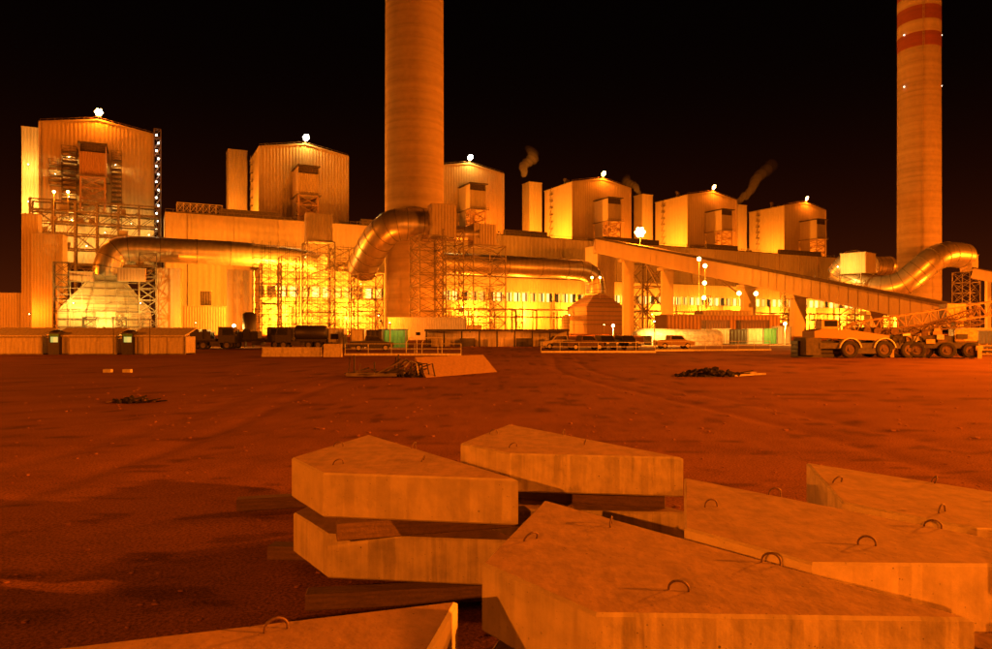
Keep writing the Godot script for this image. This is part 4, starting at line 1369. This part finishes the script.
	# row of containers and cabins right of the tent
	var row := [[697.0, 2.2, 2.3, "dark", "dark open container right of the marquee"], [709.0, 1.8, 2.4, "pale", "cream cabin between the dark container and the white one"], [721.0, 2.2, 2.5, "white", "white cabin in the container row"], [736.0, 2.8, 2.4, "dark", "dark container right of the white cabin"], [753.0, 2.6, 2.5, "pale", "cream container in the middle of the row's right half"], [767.0, 2.3, 2.5, "green", "greenish container near the row's right end"], [781.0, 2.2, 2.9, "pale", "cream cabin at the right end of the container row"]]
	for q in row:
		var mm: Material = {"dark": M.dark_paint, "pale": M.cabin_paint, "white": M.white_paint, "green": M.green_paint}[q[3]]
		cabin(S(q[0], 118), 0, Vector3(q[1], q[2], 2.4), q[4], mm, "container row at the far yard edge")
	for q in [[715.0, 5.0, "tall brown cabin standing behind the container row, left one"], [752.0, 6.0, "tall brown cabin standing behind the container row, right one"]]:
		cabin(S(q[0], 150), 0, Vector3(q[1], 4.4, 3), q[2], M.cladding_brown, "", -9.0, [-1.0, 1.0])
	clad_box(S(716, 190), 0.1, Vector3(31, 6.2, 10), "long low brown roofed store behind the containers", M.cladding_brown, "clad_building", "building", 1.0)
	clad_box(S(722, 200), 0.1, Vector3(14, 7.6, 6), "raised middle of the low brown store", M.cladding_grey, "clad_building", "building", 1.0)

# a lattice boom from a to b: four chords and bracing
func boom(t: Node3D, a: Vector3, b: Vector3, w0: float, w1: float, m: Material, called: String):
	var d := (b - a).normalized()
	var side := d.cross(Vector3.UP).normalized()
	var up := side.cross(d)
	var mb := MB.new()
	var n := int((b - a).length() / 0.75)
	var cor := func(f: float, k: int) -> Vector3:
		var w := lerpf(w0, w1, f) * (minf(1.0, minf(f, 1.0 - f) * 10.0 + 0.35)) / 2.0
		var s: Array = [[-1, -1], [1, -1], [1, 1], [-1, 1]][k]
		return a.lerp(b, f) + side * w * s[0] + up * w * s[1]
	for i in n:
		var f0 := float(i) / n
		var f1 := float(i + 1) / n
		for k in 4:
			mb.bar(cor.call(f0, k), cor.call(f1, k), 0.085)
			if i % 2: mb.bar(cor.call(f0, k), cor.call(f1, (k + 1) % 4), 0.05)
			else: mb.bar(cor.call(f0, (k + 1) % 4), cor.call(f1, k), 0.05)
			mb.bar(cor.call(f0, k), cor.call(f0, (k + 1) % 4), 0.05)
	obj(called, mb, m, t)

func crane():
	var d := 61.0
	var t := thing("mobile_crane", "orange lattice boom crane carrier, its boom lowered to the right", "crane", S(842, d), 0.04)
	var k := d / 700.0
	var ch := MB.new()
	ch.box(Vector3(2.2, 1.05, 0), Vector3(9.6, 0.5, 2.4)); ch.box(Vector3(1.5, 0.72, 1.0), Vector3(1.6, 0.7, 0.5))
	ch.box(Vector3(1.5, 0.75, -1.0), Vector3(1.6, 0.7, 0.5)); ch.box(Vector3(-3.1, 1.0, 0), Vector3(1.3, 1.5, 2.3))
	obj("chassis", ch, M.steel_dark, t)
	for x in [0.0, 3.0]:
		for z in [1.15, -1.15]:
			var fe := MB.new()
			for i in 10:
				var a0 := PI * (0.05 + 0.9 * i / 10.0)
				var a1 := PI * (0.05 + 0.9 * (i + 1) / 10.0)
				fe.bar(Vector3(x + cos(a0) * 0.95, 0.75 + sin(a0) * 0.95, z), Vector3(x + cos(a1) * 0.95, 0.75 + sin(a1) * 0.95, z), 0.55, 0.08)
			obj("fender", fe, M.white_paint, t)
	var pk := RandomNumberGenerator.new()
	pk.seed = 8
	for i in 16:
		var gb := MB.new()
		gb.box(Vector3(pk.randf_range(3.2, 9.0), pk.randf_range(1.6, 2.3), pk.randf_range(-0.9, 0.9)), Vector3(pk.randf_range(0.3, 0.9), pk.randf_range(0.25, 0.7), 0.5))
		obj("gear_box", gb, [M.orange_paint, M.steel, M.white_paint, M.rust, M.dark_paint][i % 5], t)
	for i in 5:
		var ho := MB.new()
		var x := 3.4 + i * 1.1
		ho.tube([Vector3(x, 1.2, 1.2), Vector3(x + 0.3, 1.9, 1.25), Vector3(x + 0.8, 1.7, 1.25), Vector3(x + 1.0, 1.1, 1.2)], 0.05, 7)
		obj("hose", ho, M.rubber, t)
	add_wheels(t, [Vector3(0, 0.75, 1.1), Vector3(3.0, 0.75, 1.1), Vector3(0, 0.75, -1.1), Vector3(3.0, 0.75, -1.1), Vector3(5.2, 0.7, 1.1), Vector3(6.6, 0.7, 1.1), Vector3(5.2, 0.7, -1.1), Vector3(6.6, 0.7, -1.1)], 0.74, 0.5, M.rust)
	var hs := MB.new()
	var pr := [Vector2(-3.0, 1.75), Vector2(3.6, 1.45), Vector2(3.6, 1.9), Vector2(0.6, 2.35), Vector2(-2.2, 2.5), Vector2(-3.0, 2.3)]
	for s in [-1.1, 1.1]:
		for i in range(1, 5): hs.tri(Vector3(pr[0].x, pr[0].y, s), Vector3(pr[i].x, pr[i].y, s), Vector3(pr[i + 1].x, pr[i + 1].y, s))
	for i in 6:
		var a: Vector2 = pr[i]
		var b: Vector2 = pr[(i + 1) % 6]
		hs.quad(Vector3(a.x, a.y, -1.1), Vector3(b.x, b.y, -1.1), Vector3(b.x, b.y, 1.1), Vector3(a.x, a.y, 1.1))
	obj("deck_housing", hs, M.orange_paint, t)
	var cb := MB.new()
	cb.slab([Vector2(-2.4, 0.1), Vector2(-0.9, 0.1), Vector2(-0.9, 1.15), Vector2(-2.4, 1.15)], 2.4, 3.3, 0.1)
	var cab := obj("cab", cb, M.yellow_paint, t)
	cb = MB.new()
	cb.box(Vector3(-1.6, 2.95, 1.16), Vector3(1.1, 0.5, 0.04))
	obj("window", cb, M.glass, cab)
	var wn := MB.new()
	for x in [1.8, 2.7, 4.2]: wn.tube([Vector3(x, 2.3, -0.8), Vector3(x, 2.3, 0.8)], 0.34, 16)
	obj("winch_drum", wn, M.rust, t)
	boom(t, Vector3(0.3, 2.45, -0.2), Vector3(16.0, 4.6, -0.6), 0.95, 1.25, M.orange_paint, "boom")
	boom(t, Vector3(2.2, 2.1, 0.5), Vector3(12.5, 3.1, 0.2), 0.5, 0.5, M.rust, "mast")
	var hd := MB.new()
	hd.box(Vector3(10.2, 3.95, -0.45), Vector3(1.7, 1.5, 1.1)); hd.box(Vector3(10.6, 3.3, -0.4), Vector3(0.7, 1.4, 0.8))
	obj("boom_joint", hd, M.yellow_paint, t)
	# the second carrier, seen turned towards the camera
	var t2 := thing("mobile_crane", "second crane carrier with paired wheels under the lowered boom", "crane", S(931, 60.5), -0.42)
	ch = MB.new()
	ch.box(Vector3(0.2, 1.1, 0), Vector3(6.0, 0.5, 2.3)); ch.box(Vector3(-2.2, 1.55, 0), Vector3(1.6, 0.7, 2.2)); ch.box(Vector3(0.3, 1.6, 0), Vector3(2.4, 0.6, 1.6))
	obj("chassis", ch, M.steel_dark, t2)
	for i in 18:
		var gb := MB.new()
		gb.box(Vector3(pk.randf_range(-2.8, 2.6), pk.randf_range(1.3, 2.2), pk.randf_range(0.2, 1.2)), Vector3(pk.randf_range(0.25, 0.8), pk.randf_range(0.2, 0.6), 0.4))
		obj("gear_box", gb, [M.orange_paint, M.dark_paint, M.galvanised, M.rust, M.steel_dark, M.yellow_paint][i % 6], t2)
	var ws := []
	for x in [-2.6, -1.2, 1.0, 2.7]:
		for z in [-1.15, 1.15]: ws.append(Vector3(x, 0.7, z))
	add_wheels(t2, ws, 0.66, 0.55, M.rust)
	var jack := MB.new()
	for x in [-3.1, 3.2]:
		jack.box(Vector3(x, 0.9, 0), Vector3(0.5, 0.4, 3.4))
		for z in [-1.6, 1.6]: jack.box(Vector3(x, 0.5, z), Vector3(0.3, 0.9, 0.3))
	obj("outrigger", jack, M.yellow_paint, t2)
	boom(t2, Vector3(-2.0, 2.0, 0.2), Vector3(3.6, 4.2, -0.4), 0.5, 0.4, M.rust, "mast")
	var cn := MB.new()
	cn.slab([Vector2(1.6, -1.0), Vector2(3.2, -1.0), Vector2(3.2, 0.9), Vector2(1.6, 0.9)], 1.35, 2.5, 0.12)
	obj("cab", cn, M.yellow_paint, t2)
	# counterweights left of the carrier
	for i in 2:
		for j in 4:
			var m := MB.new()
			var w := 1.9 if i == 0 else 1.3
			m.slab([Vector2(-w / 2, -0.7), Vector2(w / 2, -0.7), Vector2(w / 2, 0.7), Vector2(-w / 2, 0.7)], 0, 0.36, 0.03)
			var o := obj("counterweight", m, M.dark_paint)
			o.position = S(805 if i == 0 else 823, 61.5, j * 0.37)
			tag(o, "dark crane counterweight slab, %s of the %s stack beside the crane" % [["bottom", "second", "third", "top"][j], "left" if i == 0 else "right"], "counterweight", "counterweights stacked beside the crane")
	cabin(S(975, 82), 0, Vector3(4.6, 2.5, 2.5), "pale cabin behind the second crane carrier", M.white_paint)
	cabin(S(1003, 76), 0, Vector3(3.6, 2.2, 2.5), "cream cabin cut by the right edge behind the crane", M.cabin_paint)
	var pl := thing("pallet_stack", "stack of orange frames at the right edge beyond the crane", "frames", S(975, 66), 0.1)
	for j in 3:
		var m := MB.new()
		for z in [-0.5, 0.5]: m.bar(Vector3(-1.7, 0.15 + j * 0.4, z), Vector3(1.7, 0.15 + j * 0.4, z), 0.12)
		for i in 5: m.bar(Vector3(-1.6 + i * 0.8, 0.27 + j * 0.4, -0.5), Vector3(-1.6 + i * 0.8, 0.27 + j * 0.4, 0.5), 0.12)
		obj("frame", m, M.orange_paint, pl)

func rock_mesh(seed_: int, s: Vector3) -> ArrayMesh:
	var r := RandomNumberGenerator.new()
	r.seed = seed_
	var m := MB.new()
	var sp := SphereMesh.new()
	sp.radial_segments = 9; sp.rings = 5
	var arr := sp.get_mesh_arrays()
	var v: PackedVector3Array = arr[Mesh.ARRAY_VERTEX]
	var id: PackedInt32Array = arr[Mesh.ARRAY_INDEX]
	var n := FastNoiseLite.new()
	n.seed = seed_; n.frequency = 1.1
	var f := func(p: Vector3) -> Vector3: return p * 2.0 * s * (1.0 + n.get_noise_3dv(p * 2.0) * 0.9)
	for k in range(0, id.size(), 3): m.tri(f.call(v[id[k]]), f.call(v[id[k + 1]]), f.call(v[id[k + 2]]))
	return m.mesh()

func heap(px: float, d: float, w: float, n: int, label: String, m: Material, seed_: int, big: float):
	var at := S(px, d)
	at.y = ground_y(at.x, d)
	var t := thing("rubble_heap", label, "rubble heap", at, 0)
	var r := RandomNumberGenerator.new()
	r.seed = seed_
	var base := MB.new()
	var k := 18
	var rings := []
	for j in 5:
		var ring := []
		for i in k:
			var a := TAU * i / k
			var q := (1.0 - j / 4.0) * (1.0 + 0.25 * sin(a * 3.0 + seed_))
			ring.append(Vector3(cos(a) * w / 2 * q, j * j * 0.009 * w + 0.02 * w * r.randf() - 0.03, sin(a) * w / 3.2 * q))
		rings.append(ring)
	for j in 4:
		for i in k:
			base.quad(rings[j][i], rings[j + 1][i], rings[j + 1][(i + 1) % k], rings[j][(i + 1) % k])
	obj("mound", base, m, t)
	var vs := []
	for i in 4: vs.append(rock_mesh(seed_ + i, Vector3(1, 0.65, 0.85)))
	for i in n:
		var a := r.randf() * TAU
		var q := sqrt(r.randf())
		var o := obj("lump", vs[i % 4], m, t)
		var s := r.randf_range(0.35, 1.0) * big
		o.position = Vector3(cos(a) * w / 2 * q, (1.0 - q) * 0.10 * w + s * 0.45, sin(a) * w / 3.2 * q)
		o.scale = Vector3.ONE * s
		o.rotation = Vector3(r.randf() * 3, r.randf() * 6, r.randf() * 3)
	for i in n / 3:
		var b := MB.new()
		var x := r.randf_range(-0.6, 0.6) * w
		var l := r.randf_range(0.15, 0.4) * w
		var y := r.randf_range(0.02, 0.10) * w
		b.bar(Vector3(x, y * 0.5, r.randf_range(-0.2, 0.2) * w), Vector3(x + l, y + r.randf_range(-0.01, 0.07) * w, r.randf_range(-0.2, 0.2) * w), 0.03 + 0.03 * r.randf())
		obj("splinter", b, m if i % 3 else M.timber, t)
	return t

func debris():
	# scrap steel and the tilted slab in the middle of the yard
	var o0 := S(455, 38)
	var slab := thing("tilted_slab", "flat concrete slab tilted towards the camera in the middle of the yard", "slab", o0, 0)
	var cn := [S(415, 37.3, 0.95) - o0, S(483, 42.0, 0.92) - o0, S(497, 40.0, 0.02) - o0, S(426, 35.2, 0.02) - o0]
	var nn: Vector3 = (cn[1] - cn[0]).cross(cn[3] - cn[0]).normalized() * 0.14
	if nn.y > 0.0: nn = -nn
	var m := MB.new()
	m.quad(cn[0], cn[1], cn[2], cn[3]); m.quad(cn[0] + nn, cn[3] + nn, cn[2] + nn, cn[1] + nn)
	for i in 4: m.quad(cn[i], cn[i] + nn, cn[(i + 1) % 4] + nn, cn[(i + 1) % 4])
	obj("plate", m, M.dusty_top, slab)
	for i in 2:
		m = MB.new()
		var pb: Vector3 = cn[0].lerp(cn[1], 0.2 + 0.55 * i)
		m.box(Vector3(pb.x, 0.36, pb.z - 0.1), Vector3(0.5, 0.72, 0.4))
		obj("prop", m, M.timber, slab)
	var sc := thing("scrap_heap", "tangle of scrap steel bars and frames left of the tilted slab", "scrap heap", S(385, 36.2), 0)
	var r := RandomNumberGenerator.new()
	r.seed = 41
	for i in 30:
		var b := MB.new()
		var x := r.randf_range(-1.9, 2.0)
		var l := r.randf_range(0.5, 1.7)
		var ang := r.randf_range(-0.6, 0.6)
		var up := r.randf_range(0.0, 0.25) if x < 0.3 else r.randf_range(0.1, 0.9)
		var a := Vector3(x - l / 2 * cos(ang), 0.06 + r.randf() * 0.12, r.randf_range(-0.8, 0.8))
		b.bar(a, a + Vector3(l * cos(ang), up, l * sin(ang)), r.randf_range(0.03, 0.08))
		obj("bar", b, [M.rust, M.steel_dark, M.steel, M.steel_dark][i % 4], sc)
	for i in 2:
		var b := MB.new()
		b.bar(Vector3(-1.9, 0.12, 0.5 - i * 1.0), Vector3(0.7, 0.12, 0.6 - i * 1.0), 0.11, 0.16)
		obj("ground_rail", b, M.rust if i else M.steel, sc)
	for i in 6:
		var b := MB.new()
		var x: float = [-1.9, -1.55, -1.3, -0.55, 0.5, 0.75][i]
		b.bar(Vector3(x, 0, 0.2 * (i % 3)), Vector3(x + 0.1 - 0.1 * (i % 2), [1.0, 1.1, 0.7, 0.75, 1.0, 1.15][i], 0.2 * (i % 3)), 0.07)
		obj("upright_bar", b, M.steel_dark if i % 2 else M.rust, sc)
	for i in 5:
		var b := MB.new()
		var x := 0.7 + i * 0.28
		b.tube([Vector3(x, 0.0, 0.5), Vector3(x + 0.1, 0.5, 0.5 - i * 0.1), Vector3(x + 0.4, 0.9 - 0.08 * i, 0.4), Vector3(x + 0.7, 0.7, 0.4 + i * 0.1), Vector3(x + 0.8, 0.05, 0.4)], 0.04, 8)
		obj("bent_pipe", b, M.galvanised if i == 1 else M.steel_dark, sc)
	heap(410, 35.8, 1.6, 16, "low dark rubble heap under the scrap steel", M.char, 61, 0.12)
	for q in [[108.0, "left of two small pale bricks lying before the cream cabins"], [127.5, "right of two small pale bricks lying before the cream cabins"]]:
		m = MB.new()
		m.slab([Vector2(-0.22, -0.12), Vector2(0.22, -0.12), Vector2(0.22, 0.12), Vector2(-0.22, 0.12)], 0, 0.2, 0.02)
		var bo := obj("loose_brick", m, M.white_paint)
		bo.position = S(q[0], 39.5, -0.01)
		tag(bo, q[1], "brick", "small pale bricks")
	heap(710, 36.5, 2.9, 60, "black rubble heap out on the right half of the yard", M.char, 71, 0.2)
	heap(684, 36.0, 1.2, 10, "small dark rubble patch left of the black heap", M.char, 75, 0.13)
	heap(131, 23.2, 1.3, 34, "small black rubble heap alone on the left half of the yard", M.char, 81, 0.09)
	for q in [[742, 36.2, 0.25, 1.9, "pale board lying beside the black rubble heap, nearer one"], [735, 37.5, -0.1, 2.2, "pale board lying behind the black rubble heap"], [754, 36.8, 0.05, 1.2, "short pale board at the right end of the black rubble heap"]]:
		var b := MB.new()
		b.slab([Vector2(-q[3] / 2, -0.11), Vector2(q[3] / 2, -0.11), Vector2(q[3] / 2, 0.11), Vector2(-q[3] / 2, 0.11)], 0, 0.09, 0.008)
		var o := obj("loose_board", b, M.precast)
		o.position = S(q[0], q[1], 0.02)
		o.rotation = Vector3(0, q[2], 0.05)
		tag(o, q[4], "board", "boards by the black heap")
# ---------------------------------------------------------------- lights
func lights():
	var n := ["leftmost", "second", "third", "fourth", "fifth", "rightmost"]
	for i in 6:
		var white := 1 if i == 1 or i == 2 else 0
		flood(W(i * PITCH + 0.5, 1.6, 126.5), W(i * PITCH + 30, 150, 40), (900.0 if white else 1500.0), 1.5, "bright floodlight on the roof peak of the %s boiler house" % n[i], "roof peak floodlights", white, 4.0, 7)
	# lamps at the foot of the flanks, standing on the hall roof
	for i in 6:
		flood(W(i * PITCH - 53.0, -12, 73), W(i * PITCH - 30, -18, 88), [3600.0, 3600.0, 7000.0, 7500.0, 6000.0, 4200.0][i], 1.2, "lamp on the hall roof washing the left flank of the %s boiler house" % n[i], "flank lamps", 1 if i == 0 else 2, 4.0)
	for i in range(2, 6):
		flood(W(i * PITCH + 14.0, 20, 71.5), W(i * PITCH + 12, 0, 90), 1500.0, 1.0, "lamp on the hall roof before the front of the %s boiler house" % n[i], "front roof lamps", 0, 2.6)
	# filter hall wall lamps
	for k in 15:
		flood(W(92 + k * 38.0, 68, 11), W(92 + k * 38.0, 60, 10), 3800.0, 0.9, "%s sodium lamp from the left before the filter hall wall" % ordinal(k), "filter hall wall lamps", 2, 13.0)
	for k in 6:
		flood(W(160 + k * 88.0, 66, 46), W(160 + k * 88.0, 30, 40), 700.0, 0.9, "%s tall pole lamp from the left, above the ducts" % ordinal(k), "hall wall lamps", 2, 46.0)
	# round the first unit
	flood(S(104, 306, 3.5), W(8, 90, 14), 900.0, 1.0, "lamp low in front of the yellow lit hood", "", 1, 3.5)
	flood(S(74, 303, 14), S(92, 322, 14), 700.0, 0.8, "lamp at the left foot of the lit hood", "", 1, 14)
	flood(S(140, 303, 14), S(118, 322, 14), 700.0, 0.8, "lamp at the right foot of the lit hood", "", 1, 14)
	flood(S(54, 350, 71.5), S(54, 300, 50), 500.0, 1.3, "left of the paired orange lamps before the leftmost boiler house", "paired orange lamps", 0, 22)
	flood(S(68, 350, 71.5), S(68, 300, 50), 500.0, 1.3, "right of the paired orange lamps before the leftmost boiler house", "paired orange lamps", 0, 22)
	for q in [[-24, 57], [-12, 63], [4, 57], [17, 63], [26, 57], [-5, 49], [-18, 43]]:
		flood(W(q[0], 10, q[1]), W(q[0], 2, q[1]), 150.0, 0.8, "work lamp in the steel frame below the leftmost boiler house, %s from the left" % ordinal([-24, -18, -12, -5, 4, 17, 26].find(q[0])), "steel frame work lamps", 1, 0.0)
	for q in [[-13.5, 98], [-13.5, 76], [-20, 88], [9, 96], [9, 72]]:
		flood(W(q[0], 7.5, q[1]), W(q[0], 0, q[1]), 60.0, 0.7, "work lamp in the %s of the leftmost boiler house's scaffold" % {98: "upper left bay", 76: "lower left bay", 88: "far left bay", 96: "upper right bay", 72: "lower right bay"}[q[1]], "scaffold work lamps", 1, 0.0)
	for q in [[-37.5, -34, 78], [-37.5, -34, 58], [-37.5, -34, 100]]:
		flood(W(q[0], q[1], q[2]), W(q[0], -50, q[2] - 2), 260.0, 1.0, "%s lamp on the lift tower left of the leftmost boiler house" % {78: "middle", 58: "lowest", 100: "highest"}[q[2]], "lift tower lamps", 1, 0.0)
	flood(S(30, 330, 10), S(45, 350, 14), 600.0, 1.0, "lamp at the foot of the tall windowless block", "", 0, 10)
	flood(S(196, 322, 6), S(205, 345, 16), 900.0, 1.0, "lamp in front of the striped shed", "", 0, 6)
	# round the first chimney
	for q in [[276, 345, 24], [300, 350, 25], [312, 350, 8], [330, 350, 24], [346, 346, 8], [361, 330, 24], [270, 348, 8]]:
		flood(S(q[0], q[1], q[2]), S(q[0], 380, q[2] + 2), 4200.0, 0.9, "lamp glowing in the scaffold maze left of the near chimney, %s from the left" % ordinal([270, 276, 300, 312, 330, 346, 361].find(q[0])), "scaffold maze lamps", 2, 0.0 + q[2])
	flood(S(379, 262, 8), S(400, 300, 20), 1500.0, 1.0, "lamp at the left foot of the near chimney", "", 0, 8)
	flood(S(463, 290, 12), S(470, 330, 20), 900.0, 1.0, "lamp between the two right lattice towers", "", 0, 12)
	# conveyor
	flood(S(640, 312, 46), S(600, 0, 0), 6500.0, 1.6, "large bright floodlight on the crest of the sloping conveyor", "", 0, 6.0, 7)
	for q in [[592, 395, 40, "left one"], [600, 395, 40, "right one"]]:
		flood(S(q[0], q[1], q[2] - 8), S(q[0], 300, 10), 420.0, 1.2, "twin lamp beside the end of the second duct, %s" % q[3], "twin duct lamps", 0, 12.0)
	for q in [[699, 262, 29], [705, 262, 26.4], [704.5, 262, 20], [704, 262, 14.5], [704.5, 262, 8.5], [739, 250, 15.5], [756, 248, 15.3]]:
		flood(S(q[0], q[1], q[2]), S(q[0], 150, q[2]), 170.0, 1.5, "%s lamp before the sloping conveyor" % {29.0: "topmost", 26.4: "second highest", 20.0: "third highest", 14.5: "second lowest of the column", 8.5: "lowest of the column", 15.5: "left of the separate pair", 15.3: "right of the separate pair"}[float(q[2])], "lamps under the conveyor", 2, 0.0 + q[2])
	flood(S(604, 345, 5), S(600, 400, 12), 900.0, 1.0, "lamp low in front of the brown hood", "", 0, 5)
	flood(S(306, 292, 33), S(316, 314, 47), 420.0, 0.8, "lamp before the bright ribbed clad box", "", 2, 33)
	flood(S(570, 300, 9), S(600, 335, 20), 2200.0, 1.0, "lamp on a post left of the transfer tower", "", 0, 9)
	flood(S(652, 285, 9), S(650, 310, 16), 500.0, 1.0, "lamp on a post between the first two conveyor pillars", "", 0, 9)
	flood(S(655, 106, 3.6), S(672, 113, 1), 200.0, 0.45, "lamp over the domed end of the marquee", "", 1, 3.6)
	flood(S(613, 130, 3.2), S(613, 100, 0.5), 420.0, 0.5, "lamp behind the dark pickups", "", 1, 3.2)
	flood(S(381, 157, 4.4), S(420, 166, 2), 170.0, 0.6, "lamp at the left end of the long white walled building", "", 0, 4.4)
	flood(S(470, 100, 2.1), S(470, 102, 0), 7.0, 0.2, "left lamp under the open shed roof", "", 0, 0.0)
	flood(S(512, 100, 2.1), S(512, 102, 0), 7.0, 0.2, "right lamp under the open shed roof", "", 0, 0.0)
	flood(S(390, 89, 3.2), S(394, 93, 1), 14.0, 0.3, "small lamp over the green container", "", 1, 3.2)
	flood(S(234, 97, 3.0), S(234, 80, 0.5), 40.0, 0.4, "lamp between the dark lorries", "", 1, 3.0)
	flood(S(785, 112, 3.4), S(780, 90, 0), 170.0, 0.45, "lamp at the right end of the container row", "", 1, 3.4)
	# round the banded chimney
	flood(S(958, 356, 13), S(940, 372, 24), 1100.0, 1.2, "lamp cluster under the snaking duct by the banded chimney", "", 0, 13, 2)
	flood(S(888, 340, 16), S(900, 372, 30), 1400.0, 1.0, "lamp below the pale box by the banded chimney", "", 0, 16)
	flood(S(838, 372, 36), S(850, 395, 40), 700.0, 1.0, "lamp left of the pale box by the banded chimney", "", 1, 3)
	# yard masts standing outside the picture
	flood(Vector3(-20, 15.0, 40), Vector3(0, 1, -5), 2500.0, 0.4, "low yard mast lamp behind the camera on the left", "", 0, 15.0, 2)
	flood(Vector3(42, 9.5, 3.0), Vector3(5, 0, -14), 5600.0, 0.4, "low yard mast lamp beyond the right edge of the picture", "", 0, 9.5, 2)
	flood(Vector3(-74, 12, -44), Vector3(-40, 1, -68), 2200.0, 0.8, "yard mast lamp left of the cream cabins", "", 0, 12.0, 2)
	flood(Vector3(52, 15, -38), Vector3(14, 0, -30), 3800.0, 0.8, "yard mast lamp beyond the right edge, before the crane", "", 0, 15.0, 2)
	flood(Vector3(-340, 38, -250), Vector3(-200, 60, -400), 44000.0, 1.6, "high yard mast lamps left of the plant", "", 0, 38.0, 4)
	flood(Vector3(175, 34, -135), Vector3(60, 40, -380), 52000.0, 1.6, "high yard mast lamps far right behind the crane", "", 0, 34.0, 4)
	flood(Vector3(335, 34, -330), Vector3(280, 70, -560), 24000.0, 1.6, "high yard mast lamps beyond the banded chimney", "", 0, 34.0, 4)

func _ready():
	# camera
	var cam := Camera3D.new()
	cam.name = "camera"
	cam.position = Vector3(0, 2.4, 0)
	cam.projection = Camera3D.PROJECTION_FRUSTUM
	cam.near = 0.1
	cam.far = 9000.0
	cam.size = 0.1 * 649.0 / 700.0
	cam.frustum_offset = Vector2(0, 0.1 * 5.5 / 700.0)
	cam.keep_aspect = Camera3D.KEEP_HEIGHT
	add_child(cam)
	cam.current = true
	# night sky, warm town and plant glow low down
	var env := Environment.new()
	env.background_mode = Environment.BG_SKY
	var sky := Sky.new()
	var sm := ProceduralSkyMaterial.new()
	sm.sky_top_color = lin(0.0008, 0.0004, 0.0003)
	sm.sky_horizon_color = lin(0.085, 0.013, 0.0018)
	sm.sky_curve = 0.057
	sm.ground_bottom_color = lin(0.004, 0.0015, 0.0006)
	sm.ground_horizon_color = lin(0.085, 0.013, 0.0018)
	sm.sun_angle_max = 1.0
	sky.sky_material = sm
	env.sky = sky
	env.tonemap_mode = Environment.TONE_MAPPER_LINEAR
	env.tonemap_exposure = 1.0
	env.volumetric_fog_enabled = true
	env.volumetric_fog_density = 0.0
	env.sdfgi_enabled = true
	env.ssao_enabled = true
	env.ssil_enabled = true
	var we := WorldEnvironment.new()
	we.name = "environment"
	we.environment = env
	add_child(we)
	rng.seed = 12
	materials()
	lights()
	ground()
	boilers()
	hall()
	chimney(414.5, 311, 13.1, "near plain concrete chimney running out of the top of the picture", [])
	chimney(919, 417, 11.6, "far concrete chimney with red and white painted bands", [[168.0, 176.3, true], [176.3, 183.5, false], [183.5, 191.8, true], [191.8, 198.0, false], [198.0, 206.0, true]])
	ducts()
	clutter()
	conveyor()
	steam(W(2 * PITCH + 60, -30, 127), Vector3(10, 0, 0), 18, 9, "pair of faint steam wisps right of the near chimney's boiler house")
	steam(W(4 * PITCH - 42, -46, 127), Vector3(-14, 0, 0), 12, 7, "faint steam wisp over the second boiler house from the right")
	steam(W(5 * PITCH - 38, -46, 127), Vector3(30, 0, 0), 36, 9, "bright steam plume beside the rightmost boiler house")
	yard()
	crane()
	blocks()
	debris()
	pebbles()
